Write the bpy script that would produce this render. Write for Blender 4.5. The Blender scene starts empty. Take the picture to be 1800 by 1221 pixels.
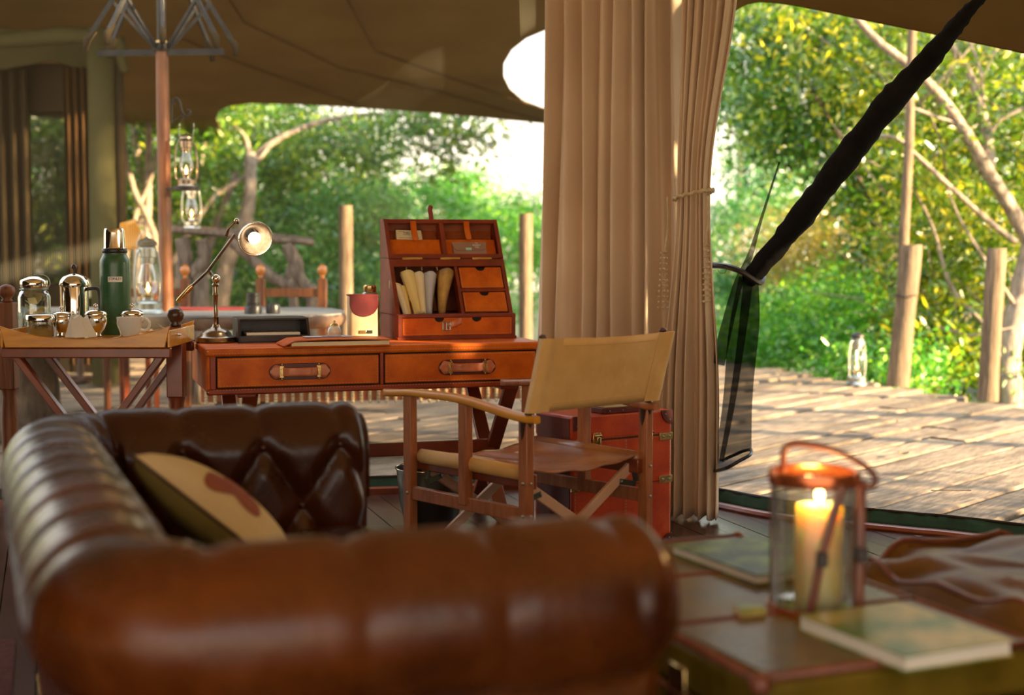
import bpy, math, random
import numpy as np
from mathutils import Vector, Matrix

C = bpy.context.scene.collection
sc = bpy.context.scene
R = math.radians
PI = math.pi
rnd = random.Random(7)

# ------------------------------------------------------------------ camera
CAMZ = 1.15
PITCH = math.atan(175.5 / 2500.0)
cam_d = bpy.data.cameras.new('camera')
cam_d.sensor_width = 36.0
cam_d.lens = 50.0
cam = bpy.data.objects.new('camera', cam_d)
C.objects.link(cam)
cam.location = (0, 0, CAMZ)
cam.rotation_euler = (PI / 2 - PITCH, 0, 0)
cam_d.dof.use_dof = True
cam_d.dof.focus_distance = 5.5
cam_d.dof.aperture_fstop = 1.9
cam_d.clip_end = 300
sc.camera = cam

# ------------------------------------------------------------------ light
w = bpy.data.worlds.new('world')
sc.world = w
w.use_nodes = True
nt = w.node_tree
for n in list(nt.nodes):
    nt.nodes.remove(n)
tc = nt.nodes.new('ShaderNodeTexCoord')
sep = nt.nodes.new('ShaderNodeSeparateXYZ')
rmp = nt.nodes.new('ShaderNodeValToRGB')
bg = nt.nodes.new('ShaderNodeBackground')
wo = nt.nodes.new('ShaderNodeOutputWorld')
nt.links.new(tc.outputs['Generated'], sep.inputs[0])
nt.links.new(sep.outputs['Z'], rmp.inputs[0])
e = rmp.color_ramp.elements
e[0].position = 0.0; e[0].color = (1.0, 0.80, 0.56, 1)
e[1].position = 0.5; e[1].color = (0.80, 0.90, 1.0, 1)
x = e.new(0.16); x.color = (1.0, 0.95, 0.86, 1)
nt.links.new(rmp.outputs[0], bg.inputs[0])
bg.inputs[1].default_value = 2.8
nt.links.new(bg.outputs[0], wo.inputs[0])

sun_d = bpy.data.lights.new('sun', 'SUN')
sun_d.energy = 34.0
sun_d.color = (1.0, 0.74, 0.42)
sun_d.angle = R(0.8)
sun = bpy.data.objects.new('sun', sun_d)
C.objects.link(sun)
SAZ, SEL = R(24), R(13)      # azimuth from +X towards the camera side
sd = Vector((math.cos(SAZ) * math.cos(SEL), -math.sin(SAZ) * math.cos(SEL), math.sin(SEL)))
sun.rotation_euler = sd.to_track_quat('Z', 'Y').to_euler()

sc.view_settings.view_transform = 'Standard'
sc.view_settings.look = 'None'
sc.view_settings.gamma = 1.0
sc.view_settings.use_curve_mapping = False
sc.view_settings.exposure = 0.08
sc.cycles.max_bounces = 8
sc.cycles.transparent_max_bounces = 24
sc.cycles.sample_clamp_indirect = 6.0

def lamp(loc, power, col, radius=0.02, name='lamp_light'):
    d = bpy.data.lights.new(name, 'POINT')
    d.energy = power; d.color = col; d.shadow_soft_size = radius
    o = bpy.data.objects.new(name, d); C.objects.link(o); o.location = loc
    return o

# ------------------------------------------------------------------ helpers
cp, sp_ = math.cos(PITCH), math.sin(PITCH)
def ray(px, py):
    a = (px - 900.0) / 2500.0
    b = (610.5 - py) / 2500.0
    d = Vector((a, cp + b * sp_, -sp_ + b * cp))
    return d / d.y
def P(px, py, D):                     # point of the place at depth D seen at a pixel
    d = ray(px, py)
    return Vector((d.x * D, D, CAMZ + d.z * D))
def G(px, py, z=0.0):                 # point on a level z
    d = ray(px, py)
    D = (z - CAMZ) / d.z
    return Vector((d.x * D, D, z))

class MB:
    def __init__(s, M=None):
        s.v = []; s.f = []; s.M = M
    def add(s, vs, fs, M=None):
        n = len(s.v)
        for p in vs:
            p = Vector(p)
            if M is not None: p = M @ p
            if s.M is not None: p = s.M @ p
            s.v.append(tuple(p))
        for f in fs:
            s.f.append(tuple(i + n for i in f))
        return s
    def box(s, c, d, M=None, rot=None):
        x, y, z = d[0] / 2, d[1] / 2, d[2] / 2
        vs = [(-x,-y,-z),(x,-y,-z),(x,y,-z),(-x,y,-z),(-x,-y,z),(x,-y,z),(x,y,z),(-x,y,z)]
        T = Matrix.Translation(c)
        if rot is not None: T = T @ rot.to_4x4()
        if M is not None: T = M @ T
        return s.add(vs, [(0,3,2,1),(4,5,6,7),(0,1,5,4),(1,2,6,5),(2,3,7,6),(3,0,4,7)], T)
    def bb(s, a, b, M=None):          # box by two corners
        a = Vector(a); b = Vector(b)
        return s.box((a + b) / 2, [abs(b[i] - a[i]) for i in range(3)], M)
    def bar(s, p0, p1, wd, ht, up=(0,0,1), ext=0):   # rectangular bar from p0 to p1
        p0 = Vector(p0); p1 = Vector(p1)
        y = (p1 - p0).normalized(); u = Vector(up)
        x = y.cross(u)
        if x.length < 1e-4: x = y.cross(Vector((0,1,0)))
        x.normalize(); z = x.cross(y)
        m = Matrix((x, y, z)).transposed()
        return s.box((p0 + p1) / 2, (wd, (p1 - p0).length + 2 * ext, ht), None, m)
    def tube(s, pts, r, n=10, caps=True, closed=False, flat=1.0, up=None):
        pts = [Vector(p) for p in pts]; m = len(pts)
        rs = list(r) if hasattr(r, '__len__') else [r] * m
        vs = []; nrm = Vector(up) if up else None
        for i, p in enumerate(pts):
            if closed: t = (pts[(i + 1) % m] - pts[i - 1])
            else: t = pts[min(i + 1, m - 1)] - pts[max(i - 1, 0)]
            t.normalize()
            if nrm is None: nrm = Vector((0, 0, 1)) if abs(t.z) < 0.9 else Vector((1, 0, 0))
            nrm = (nrm - t * nrm.dot(t))
            if nrm.length < 1e-5: nrm = t.orthogonal()
            nrm.normalize(); b = t.cross(nrm)
            for k in range(n):
                a = 2 * PI * k / n
                vs.append(p + b * (math.cos(a) * rs[i]) + nrm * (math.sin(a) * rs[i] * flat))
        fs = []
        for i in range(m if closed else m - 1):
            j = (i + 1) % m
            for k in range(n):
                l = (k + 1) % n
                fs.append((i*n+k, i*n+l, j*n+l, j*n+k))
        if caps and not closed:
            fs.append(tuple(range(n - 1, -1, -1)))
            fs.append(tuple((m - 1) * n + k for k in range(n)))
        return s.add(vs, fs)
    def cyl(s, p0, p1, r0, r1=None, n=20):
        return s.tube([p0, p1], [r0, r0 if r1 is None else r1], n)
    def lathe(s, prof, c=(0,0,0), n=28, M=None, sx=1.0, sy=1.0):
        vs = []; fs = []; m = len(prof)
        for (r, z) in prof:
            r = max(r, 1e-4)
            for k in range(n):
                a = 2 * PI * k / n
                vs.append((r * math.cos(a) * sx, r * math.sin(a) * sy, z))
        for i in range(m - 1):
            for k in range(n):
                l = (k + 1) % n
                fs.append((i*n+k, i*n+l, (i+1)*n+l, (i+1)*n+k))
        fs.append(tuple(range(n - 1, -1, -1)))
        fs.append(tuple((m - 1) * n + k for k in range(n)))
        T = Matrix.Translation(c)
        if M is not None: T = T @ M.to_4x4()
        return s.add(vs, fs, T)
    def shell(s, prof, c=(0,0,0), n=32, M=None):      # open lathe, no caps
        vs = []; fs = []; m = len(prof)
        for (r, z) in prof:
            for k in range(n):
                a = 2 * PI * k / n
                vs.append((r * math.cos(a), r * math.sin(a), z))
        for i in range(m - 1):
            for k in range(n):
                l = (k + 1) % n
                fs.append((i*n+k, i*n+l, (i+1)*n+l, (i+1)*n+k))
        T = Matrix.Translation(c)
        if M is not None: T = T @ M.to_4x4()
        return s.add(vs, fs, T)
    def ball(s, c, r, n=14, sz=1.0):
        k = n // 2
        return s.lathe([(r * math.sin(PI * i / k), -r * sz * math.cos(PI * i / k)) for i in range(k + 1)], c, n)
    def grid(s, fn, nu, nv, M=None, closeu=False):
        vs = [fn(i / nu, j / nv) for j in range(nv + 1) for i in range(nu + (0 if closeu else 1))]
        w_ = nu if closeu else nu + 1
        fs = []
        for j in range(nv):
            for i in range(nu):
                k = (i + 1) % w_ if closeu else i + 1
                fs.append((j*w_+i, j*w_+k, (j+1)*w_+k, (j+1)*w_+i))
        return s.add(vs, fs, M)
    def prism(s, poly, h0, h1, M=None):               # polygon (x,y) pushed from h0 to h1
        n = len(poly)
        vs = [(p[0], p[1], h0) for p in poly] + [(p[0], p[1], h1) for p in poly]
        fs = [tuple(range(n - 1, -1, -1)), tuple(range(n, 2 * n))]
        fs += [(i, (i + 1) % n, n + (i + 1) % n, n + i) for i in range(n)]
        return s.add(vs, fs, M)
    def build(s, name, mat, parent=None, smooth=35, bevel=0.0, solid=0.0, sub=0, seg=2):
        me = bpy.data.meshes.new(name)
        me.from_pydata(s.v, [], s.f); me.update()
        if mat: me.materials.append(mat)
        if smooth:
            me.shade_smooth()
            if smooth < 180: me.set_sharp_from_angle(angle=R(smooth))
        o = bpy.data.objects.new(name, me); C.objects.link(o)
        if parent: o.parent = parent
        if solid:
            m = o.modifiers.new('s', 'SOLIDIFY'); m.thickness = solid; m.offset = 0
        if bevel:
            m = o.modifiers.new('b', 'BEVEL'); m.width = bevel; m.segments = seg; m.limit_method = 'ANGLE'; m.angle_limit = R(40)
        if sub:
            m = o.modifiers.new('u', 'SUBSURF'); m.levels = sub; m.render_levels = sub
        return o

def tag(o, label=None, cat=None, group=None, kind=None):
    if label: o['label'] = label
    if cat: o['category'] = cat
    if group: o['group'] = group
    if kind: o['kind'] = kind
    return o
def thing(name, label, cat, loc=(0,0,0), rz=0.0, group=None, kind=None):
    o = bpy.data.objects.new(name, None); C.objects.link(o)
    o.location = loc; o.rotation_euler = (0, 0, rz); o.empty_display_size = 0.1
    return tag(o, label, cat, group, kind)
def copy_tree(o, parent=None):
    c = o.copy(); C.objects.link(c); c.parent = parent
    for ch in [q for q in KIDS.get(o.name, [])]:
        copy_tree(ch, c)
    return c
KIDS = {}
def index_kids():
    KIDS.clear()
    for o in C.objects:
        if o.parent: KIDS.setdefault(o.parent.name, []).append(o)
def text(body, size, mat, parent, M, name='lettering', ext=0.0004):
    cu = bpy.data.curves.new(name, 'FONT'); cu.body = body; cu.size = size; cu.extrude = ext
    cu.align_x = 'CENTER'; cu.align_y = 'CENTER'
    tmp = bpy.data.objects.new('t', cu)
    me = bpy.data.meshes.new_from_object(tmp)
    bpy.data.objects.remove(tmp)
    me.materials.clear(); me.materials.append(mat); me.transform(M)
    o = bpy.data.objects.new(name, me); C.objects.link(o); o.parent = parent
    return o
def interp(pts, n):                    # smooth curve through points (Catmull-Rom)
    pts = [Vector(p) for p in pts]; out = []
    m = len(pts) - 1
    for i in range(n + 1):
        t = i / n * m; k = min(int(t), m - 1); t -= k
        p0, p1, p2, p3 = pts[max(k-1,0)], pts[k], pts[k+1], pts[min(k+2,m)]
        out.append(0.5 * ((2*p1) + (p2-p0)*t + (2*p0-5*p1+4*p2-p3)*t*t + (3*p1-p0-3*p2+p3)*t**3))
    return out
def ss(a, b, x):
    t = min(1, max(0, (x - a) / (b - a))); return t * t * (3 - 2 * t)

# ------------------------------------------------------------------ materials
def newmat(name):
    m = bpy.data.materials.new(name); m.use_nodes = True
    t = m.node_tree
    for n in list(t.nodes): t.nodes.remove(n)
    out = t.nodes.new('ShaderNodeOutputMaterial')
    return m, t, out
def N(t, kind, **kw):
    n = t.nodes.new(kind)
    for k, v in kw.items():
        if k in n.inputs: n.inputs[k].default_value = v
        else: setattr(n, k, v)
    return n
def c4(c): return (c[0], c[1], c[2], 1)
def mat(name, c1, c2=None, rough=0.5, metal=0.0, scale=6.0, bump=0.0, bscale=None, stretch=(1,1,1),
        coat=0.0, spec=0.5, rvar=0.0, sheen=0.0, detail=6.0, dirt=None, objrand=0.0, sss=None, lo=0.35, hi=0.65, waves=None):
    m, t, out = newmat(name)
    b = N(t, 'ShaderNodeBsdfPrincipled')
    b.inputs['Roughness'].default_value = rough
    b.inputs['Metallic'].default_value = metal
    b.inputs['Specular IOR Level'].default_value = spec
    b.inputs['Coat Weight'].default_value = coat
    b.inputs['Coat Roughness'].default_value = 0.15
    b.inputs['Sheen Weight'].default_value = sheen
    L = t.links.new
    L(b.outputs[0], out.inputs[0])
    tcn = N(t, 'ShaderNodeTexCoord'); mp = N(t, 'ShaderNodeMapping')
    mp.inputs['Scale'].default_value = stretch
    L(tcn.outputs['Object'], mp.inputs[0])
    src = mp.outputs[0]
    if objrand:
        oi = N(t, 'ShaderNodeObjectInfo'); add = N(t, 'ShaderNodeVectorMath', operation='ADD')
        sc_ = N(t, 'ShaderNodeVectorMath', operation='SCALE')
        cb = N(t, 'ShaderNodeCombineXYZ')
        L(oi.outputs['Random'], cb.inputs[0]); L(oi.outputs['Random'], cb.inputs[1])
        L(cb.outputs[0], sc_.inputs[0]); sc_.inputs['Scale'].default_value = 37.0
        L(src, add.inputs[0]); L(sc_.outputs[0], add.inputs[1]); src = add.outputs[0]
    no = N(t, 'ShaderNodeTexNoise', Scale=scale, Detail=detail, Roughness=0.6)
    L(src, no.inputs['Vector'])
    rp = N(t, 'ShaderNodeValToRGB')
    rp.color_ramp.elements[0].position = lo; rp.color_ramp.elements[0].color = c4(c1)
    rp.color_ramp.elements[1].position = hi; rp.color_ramp.elements[1].color = c4(c2 or c1)
    L(no.outputs[0], rp.inputs[0])
    col = rp.outputs[0]
    if dirt:
        n2 = N(t, 'ShaderNodeTexNoise', Scale=scale * 0.23, Detail=3.0); L(src, n2.inputs['Vector'])
        mr = N(t, 'ShaderNodeMapRange'); mr.inputs[1].default_value = 0.48; mr.inputs[2].default_value = 0.68
        L(n2.outputs[0], mr.inputs[0])
        mx = N(t, 'ShaderNodeMix', data_type='RGBA'); L(mr.outputs[0], mx.inputs[0]); L(col, mx.inputs[6])
        mx.inputs[7].default_value = c4(dirt); col = mx.outputs[2]
    if objrand:
        hs = N(t, 'ShaderNodeHueSaturation'); mr = N(t, 'ShaderNodeMapRange')
        mr.inputs[3].default_value = 1 - objrand; mr.inputs[4].default_value = 1 + objrand
        L(oi.outputs['Random'], mr.inputs[0]); L(mr.outputs[0], hs.inputs['Value'])
        L(col, hs.inputs['Color']); col = hs.outputs[0]
    L(col, b.inputs['Base Color'])
    if rvar:
        mr = N(t, 'ShaderNodeMapRange'); mr.inputs[3].default_value = rough - rvar; mr.inputs[4].default_value = rough + rvar
        L(no.outputs[0], mr.inputs[0]); L(mr.outputs[0], b.inputs['Roughness'])
    if bump:
        nb = N(t, 'ShaderNodeTexNoise', Scale=bscale or scale * 4, Detail=5.0); L(src, nb.inputs['Vector'])
        h = nb.outputs[0]
        if waves:
            wv = N(t, 'ShaderNodeTexWave', Scale=waves); L(tcn.outputs['Object'], wv.inputs['Vector'])
            wv.wave_type = 'BANDS'; wv.bands_direction = 'DIAGONAL'
            ad = N(t, 'ShaderNodeMath', operation='ADD'); L(nb.outputs[0], ad.inputs[0]); L(wv.outputs['Fac'], ad.inputs[1]); h = ad.outputs[0]
        bp = N(t, 'ShaderNodeBump', Strength=bump, Distance=0.01)
        L(h, bp.inputs['Height']); L(bp.outputs[0], b.inputs['Normal'])
    if sss:
        b.inputs['Subsurface Weight'].default_value = sss[0]
        b.inputs['Subsurface Radius'].default_value = sss[1]
        b.inputs['Subsurface Scale'].default_value = sss[2]
    return m
def emit(name, col, st):
    m, t, out = newmat(name)
    e_ = N(t, 'ShaderNodeEmission'); e_.inputs[0].default_value = c4(col); e_.inputs[1].default_value = st
    t.links.new(e_.outputs[0], out.inputs[0]); return m
def glassm(name, tint=(1,1,1), rough=0.02, fac=0.12, gray=0.0):   # thin glass: clear with a sharp reflection
    m, t, out = newmat(name); L = t.links.new
    tr = N(t, 'ShaderNodeBsdfTransparent'); tr.inputs[0].default_value = c4(tint)
    gl = N(t, 'ShaderNodeBsdfGlossy'); gl.inputs['Roughness'].default_value = rough
    fr = N(t, 'ShaderNodeLayerWeight'); fr.inputs[0].default_value = 0.35
    mr = N(t, 'ShaderNodeMapRange'); mr.inputs[3].default_value = fac * 0.5; mr.inputs[4].default_value = min(1.0, fac * 6)
    L(fr.outputs['Facing'], mr.inputs[0])
    mx = N(t, 'ShaderNodeMixShader'); L(mr.outputs[0], mx.inputs[0]); L(tr.outputs[0], mx.inputs[1]); L(gl.outputs[0], mx.inputs[2])
    L(mx.outputs[0], out.inputs[0]); return m
def meshm(name, col, cover, scale=0.0, cover2=None):              # woven insect screen
    m, t, out = newmat(name); L = t.links.new
    tr = N(t, 'ShaderNodeBsdfTransparent'); di = N(t, 'ShaderNodeBsdfDiffuse'); di.inputs[0].default_value = c4(col)
    mx = N(t, 'ShaderNodeMixShader'); mx.inputs[0].default_value = cover
    if scale:
        tcn = N(t, 'ShaderNodeTexCoord'); wv = N(t, 'ShaderNodeTexWave', Scale=scale)
        wv.bands_direction = 'X'
        L(tcn.outputs['Object'], wv.inputs['Vector'])
        mr = N(t, 'ShaderNodeMapRange'); mr.inputs[3].default_value = cover; mr.inputs[4].default_value = cover2
        L(wv.outputs['Fac'], mr.inputs[0]); L(mr.outputs[0], mx.inputs[0])
    L(tr.outputs[0], mx.inputs[1]); L(di.outputs[0], mx.inputs[2]); L(mx.outputs[0], out.inputs[0]); return m
def clothm(name, c1, c2, transl=0.3, scale=3.0, bump=0.2, weave=260):
    m, t, out = newmat(name); L = t.links.new
    tcn = N(t, 'ShaderNodeTexCoord')
    no = N(t, 'ShaderNodeTexNoise', Scale=scale, Detail=4.0); L(tcn.outputs['Object'], no.inputs['Vector'])
    rp = N(t, 'ShaderNodeValToRGB'); rp.color_ramp.elements[0].position = .35; rp.color_ramp.elements[1].position = .65
    rp.color_ramp.elements[0].color = c4(c1); rp.color_ramp.elements[1].color = c4(c2); L(no.outputs[0], rp.inputs[0])
    di = N(t, 'ShaderNodeBsdfDiffuse'); tl = N(t, 'ShaderNodeBsdfTranslucent')
    nb = N(t, 'ShaderNodeTexNoise', Scale=weave, Detail=2.0); L(tcn.outputs['Object'], nb.inputs['Vector'])
    bp = N(t, 'ShaderNodeBump', Strength=bump, Distance=0.004); L(nb.outputs[0], bp.inputs['Height'])
    L(bp.outputs[0], di.inputs['Normal'])
    L(rp.outputs[0], di.inputs[0]); L(rp.outputs[0], tl.inputs[0])
    mx = N(t, 'ShaderNodeMixShader'); mx.inputs[0].default_value = transl
    L(di.outputs[0], mx.inputs[1]); L(tl.outputs[0], mx.inputs[2]); L(mx.outputs[0], out.inputs[0]); return m
def leafm(name, dark, mid, lit, gloss=0.12):  # random tones; dark end deepened for shade, bright end raised for sun
    m, t, out = newmat(name); L = t.links.new
    at = N(t, 'ShaderNodeAttribute'); at.attribute_name = 'tone'
    rp = N(t, 'ShaderNodeValToRGB'); rp.color_ramp.elements[0].position = 0.0; rp.color_ramp.elements[1].position = 1.0
    rp.color_ramp.elements[0].color = c4(dark); rp.color_ramp.elements[1].color = c4(lit)
    q = rp.color_ramp.elements.new(0.55); q.color = c4(mid)
    L(at.outputs['Fac'], rp.inputs[0])
    di = N(t, 'ShaderNodeBsdfDiffuse'); tl = N(t, 'ShaderNodeBsdfTranslucent'); gl = N(t, 'ShaderNodeBsdfGlossy')
    gl.inputs['Roughness'].default_value = 0.35; gl.inputs[0].default_value = (1, 1, 1, 1)
    L(rp.outputs[0], di.inputs[0]); L(rp.outputs[0], tl.inputs[0])
    mx = N(t, 'ShaderNodeMixShader'); mx.inputs[0].default_value = 0.5
    L(di.outputs[0], mx.inputs[1]); L(tl.outputs[0], mx.inputs[2])
    m2 = N(t, 'ShaderNodeMixShader'); m2.inputs[0].default_value = gloss * 0.5
    L(mx.outputs[0], m2.inputs[1]); L(gl.outputs[0], m2.inputs[2])
    L(m2.outputs[0], out.inputs[0]); return m

M_sofa = mat('sofa_leather', (.034,.008,.002), (.165,.042,.005), rough=.27, scale=3.5, bump=.16, bscale=28, rvar=.10, spec=.38, dirt=(.04,.010,.004))
M_desk = mat('desk_leather', (.52,.088,.002), (.78,.175,.004), rough=.42, scale=7, bump=.10, bscale=160, spec=.28)
M_deskd = mat('desk_leather_edge', (.24,.028,.003), (.36,.045,.004), rough=.36, scale=8, bump=.1, bscale=160)
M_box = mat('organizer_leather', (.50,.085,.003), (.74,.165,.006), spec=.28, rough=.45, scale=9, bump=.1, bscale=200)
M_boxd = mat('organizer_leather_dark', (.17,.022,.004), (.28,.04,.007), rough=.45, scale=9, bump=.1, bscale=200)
M_boxm = mat('organizer_lining', (.22,.04,.006), (.38,.08,.012), rough=.6, scale=12, bump=.1, bscale=200)
M_strap = mat('strap_leather', (.55,.15,.06), (.72,.26,.12), rough=.32, scale=20, bump=.05, coat=.3)
M_strapd = mat('strap_leather_dark', (.08,.012,.006), (.14,.02,.008), rough=.35, scale=14)
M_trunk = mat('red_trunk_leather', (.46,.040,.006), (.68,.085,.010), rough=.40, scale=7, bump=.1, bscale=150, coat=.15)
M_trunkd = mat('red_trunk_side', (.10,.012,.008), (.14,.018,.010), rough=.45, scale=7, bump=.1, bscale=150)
M_thread = mat('thread', (.55,.32,.15), rough=.8)
M_gapshade = mat('recess_shade', (.012,.008,.006), rough=.8)  # near-black panels put the shade of the drawer gaps into colour
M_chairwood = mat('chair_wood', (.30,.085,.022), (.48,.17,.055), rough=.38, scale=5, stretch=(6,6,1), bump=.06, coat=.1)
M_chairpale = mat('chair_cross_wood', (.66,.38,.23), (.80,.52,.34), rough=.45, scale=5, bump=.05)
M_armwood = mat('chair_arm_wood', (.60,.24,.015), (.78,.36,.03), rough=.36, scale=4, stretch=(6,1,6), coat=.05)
M_tan = mat('tan_canvas_leather', (.74,.42,.12), (.90,.56,.20), rough=.55, scale=5, bump=.18, bscale=26)
M_seat = mat('chair_seat_leather', (.26,.085,.02), (.48,.19,.05), rough=.30, scale=5, bump=.15, bscale=24, coat=.2)
M_tray = mat('tray_wood', (.58,.22,.008), (.80,.36,.02), rough=.28, scale=5, stretch=(1,6,6), coat=.4)
M_redwood = mat('red_wood', (.16,.030,.010), (.28,.06,.016), rough=.32, scale=6, bump=.05, coat=.3)
M_ballwood = mat('ball_wood', (.45,.13,.02), (.60,.20,.03), rough=.22, scale=6, coat=.6)
M_darkwood = mat('dark_wood', (.035,.014,.008), (.075,.030,.015), rough=.3, scale=6, coat=.3)
M_polewood = mat('pole_wood', (.10,.026,.006), (.24,.075,.014), rough=.5, scale=4, stretch=(8,8,.6), bump=.2)
M_brass = mat('brass', (.62,.42,.16), (.75,.55,.25), rough=.25, metal=1, scale=20)
M_chrome = mat('nickel', (.62,.56,.46), (.72,.66,.55), rough=.14, metal=1, scale=20)
M_silver = mat('silver_plate', (.78,.72,.62), (.86,.80,.70), rough=.10, metal=1, scale=10)
M_steel = mat('galvanised_steel', (.30,.32,.29), (.46,.48,.44), rough=.36, metal=1, scale=14)
M_lampmetal = mat('worn_lamp_metal', (.20,.13,.08), (.40,.31,.22), rough=.25, metal=1, scale=14)
M_iron = mat('black_iron', (.02,.018,.015), (.04,.035,.03), rough=.45, metal=.6, scale=14)
M_bracket = mat('grey_green_metal', (.09,.11,.085), (.14,.16,.12), rough=.4, metal=.7, scale=20)
M_green = mat('thermos_green', (.030,.105,.045), (.040,.135,.060), rough=.35, scale=60, bump=.12, bscale=300, coat=.3)
M_black = mat('black_plastic', (.012,.012,.012), (.02,.02,.02), rough=.35, scale=10)
M_blackl = mat('black_leather', (.016,.008,.008), (.03,.014,.012), rough=.35, scale=10, bump=.1, bscale=180)
M_china = mat('white_china', (.80,.76,.68), rough=.12, coat=.5)
M_paper = mat('paper', (.78,.72,.60), (.84,.80,.70), rough=.8, scale=4)
M_yellow = mat('yellow_paper', (.78,.62,.22), (.85,.70,.32), rough=.7, scale=4)
M_cream = mat('cream_paper', (.80,.68,.42), (.86,.75,.50), rough=.7, scale=4)
M_blue = mat('blue_grey_paper', (.45,.47,.55), (.62,.63,.68), rough=.7, scale=4)
M_gold = mat('brown_paper', (.28,.14,.03), (.62,.38,.10), rough=.6, scale=9)
M_pink = mat('pink_edge_paper', (.75,.40,.34), rough=.7)
M_grey = mat('taupe_leather', (.30,.17,.11), (.38,.22,.15), rough=.5, scale=10)
M_mint = mat('mint_print', (.35,.72,.60), rough=.6)
M_ink = mat('ink', (.05,.04,.03), rough=.7)
M_white = mat('white_print', (.85,.82,.75), rough=.6)
M_cream_lea = mat('cream_leather', (.50,.40,.24), (.62,.51,.32), rough=.5, scale=8, bump=.08, bscale=120)
M_maroon = mat('maroon_leather', (.10,.010,.012), (.16,.016,.018), rough=.35, scale=10)
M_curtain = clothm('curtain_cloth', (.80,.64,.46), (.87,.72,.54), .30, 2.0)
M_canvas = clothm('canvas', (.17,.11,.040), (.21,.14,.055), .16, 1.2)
M_roof = clothm('roof_canvas', (.50,.38,.22), (.56,.43,.26), .44, 1.2)  # paler and more translucent than the visible canvas, to warm the room
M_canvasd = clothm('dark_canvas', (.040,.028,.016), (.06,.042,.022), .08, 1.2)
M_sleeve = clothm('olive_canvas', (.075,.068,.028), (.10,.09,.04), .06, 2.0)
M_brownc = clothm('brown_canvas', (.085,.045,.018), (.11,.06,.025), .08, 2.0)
M_rope = mat('rope', (.50,.38,.20), (.68,.55,.33), rough=.8, scale=40, bump=.6, bscale=120)
M_terra = mat('terracotta_cloth', (.42,.13,.05), (.55,.20,.09), rough=.8, scale=12)
M_deck = mat('weathered_deck_wood', (.080,.054,.033), (.31,.225,.145), rough=.85, scale=4, stretch=(1.4,9,9), bump=1.0, bscale=7, objrand=.34, dirt=(.085,.055,.034), detail=9, lo=.3, hi=.7)
M_floor = mat('polished_floor', (.040,.014,.008), (.075,.028,.016), rough=.26, scale=5, stretch=(8,1,8), bump=.03, objrand=.15, spec=.35)
M_trim = mat('threshold_wood', (.20,.045,.02), (.30,.075,.03), rough=.35, scale=6, coat=.2)
M_greenc = mat('green_canvas', (.018,.060,.035), (.030,.095,.055), rough=.75, scale=8, bump=.3)
M_log = mat('log_post', (.085,.055,.032), (.26,.18,.105), rough=.9, scale=5, stretch=(10,10,.8), bump=.9, bscale=12, dirt=(.15,.10,.06))
M_bark = mat('bark', (.17,.12,.085), (.38,.30,.225), rough=.9, scale=7, stretch=(3,3,1), bump=.6)
M_drift = mat('driftwood', (.075,.052,.036), (.22,.165,.115), rough=.8, scale=7, stretch=(3,3,1), bump=.6)
M_barkd = mat('dark_bark', (.05,.032,.02), (.14,.10,.07), rough=.9, scale=7, stretch=(3,3,1), bump=.6)
M_slab = mat('weathered_slab', (.16,.15,.13), (.34,.32,.28), rough=.5, scale=4, stretch=(1,6,6), bump=.3)
M_slabe = mat('live_edge_bark', (.05,.028,.016), (.20,.11,.06), rough=.7, scale=7, bump=.6)
M_redcloth = mat('red_cloth', (.20,.014,.012), (.28,.025,.018), rough=.9, scale=12)
M_orangelea = mat('orange_leather', (.62,.26,.03), (.75,.36,.05), rough=.4, scale=5)
M_glass = glassm('thin_glass', (.97,.98,.97), .03, .16)
M_glassj = glassm('jar_glass', (.80,.86,.84), .05, .28)
M_net = meshm('black_net', (.006,.006,.006), .60)
M_netd = mat('gathered_black_net', (.008,.007,.007), (.014,.013,.012), rough=.95, spec=.1, scale=10, bump=.4, bscale=30)
M_screen = meshm('insect_screen', (.36,.36,.30), .09, 32.0, .17)
M_screend = meshm('dark_insect_screen', (.03,.025,.02), .62)
M_wax = mat('candle_wax', (.95,.70,.34), (.97,.74,.40), rough=.4, scale=3, sss=(1.0, (1.0,.55,.2), .10))
M_flame = emit('flame', (1.0,.62,.20), 30)
M_flamel = emit('lantern_flame', (1.0,.48,.13), 16)
M_bulb = emit('bulb', (1.0,.84,.60), 5)
M_copper = mat('copper_rim', (.60,.16,.06), (.72,.22,.08), rough=.25, metal=.8, scale=10)
M_cofftop = mat('olive_trunk_leather', (.10,.066,.006), (.21,.14,.016), rough=.30, scale=3.5, bump=.08, bscale=18, rvar=.10, spec=.12)
M_coffpipe = mat('trunk_piping', (.13,.035,.02), (.22,.07,.035), rough=.35, scale=12)
M_ottoman = mat('brown_ottoman_leather', (.08,.035,.008), (.20,.10,.022), rough=.38, scale=4, bump=.25, bscale=10, spec=.16)
M_pillow = clothm('pillow_linen', (.62,.50,.28), (.70,.58,.34), .0, 3.0)
M_pillowb = clothm('pillow_back_linen', (.26,.20,.05), (.34,.26,.08), .0, 3.0)
M_print = mat('pillow_print', (.24,.05,.02), (.34,.11,.04), rough=.9, scale=10)
M_rug = mat('red_rug', (.07,.008,.008), (.12,.03,.02), rough=1.0, scale=22, bump=.5)
M_soil = mat('leaf_litter_soil', (.02,.035,.008), (.05,.08,.02), rough=1, scale=2, bump=.5)
M_fleaf = mat('fallen_leaf', (.20,.22,.05), (.36,.30,.08), rough=.6, scale=30)
L_green = leafm('leaf_green', (.008,.035,.003), (.075,.24,.010), (.62,.66,.03))
L_yel = leafm('leaf_sunny', (.010,.035,.002), (.16,.30,.006), (.95,.74,.03))  # yellow end brightened to put sunlight into the leaf colour
L_fresh = leafm('leaf_fresh', (.012,.09,.008), (.10,.40,.02), (.55,.80,.06))
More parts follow.
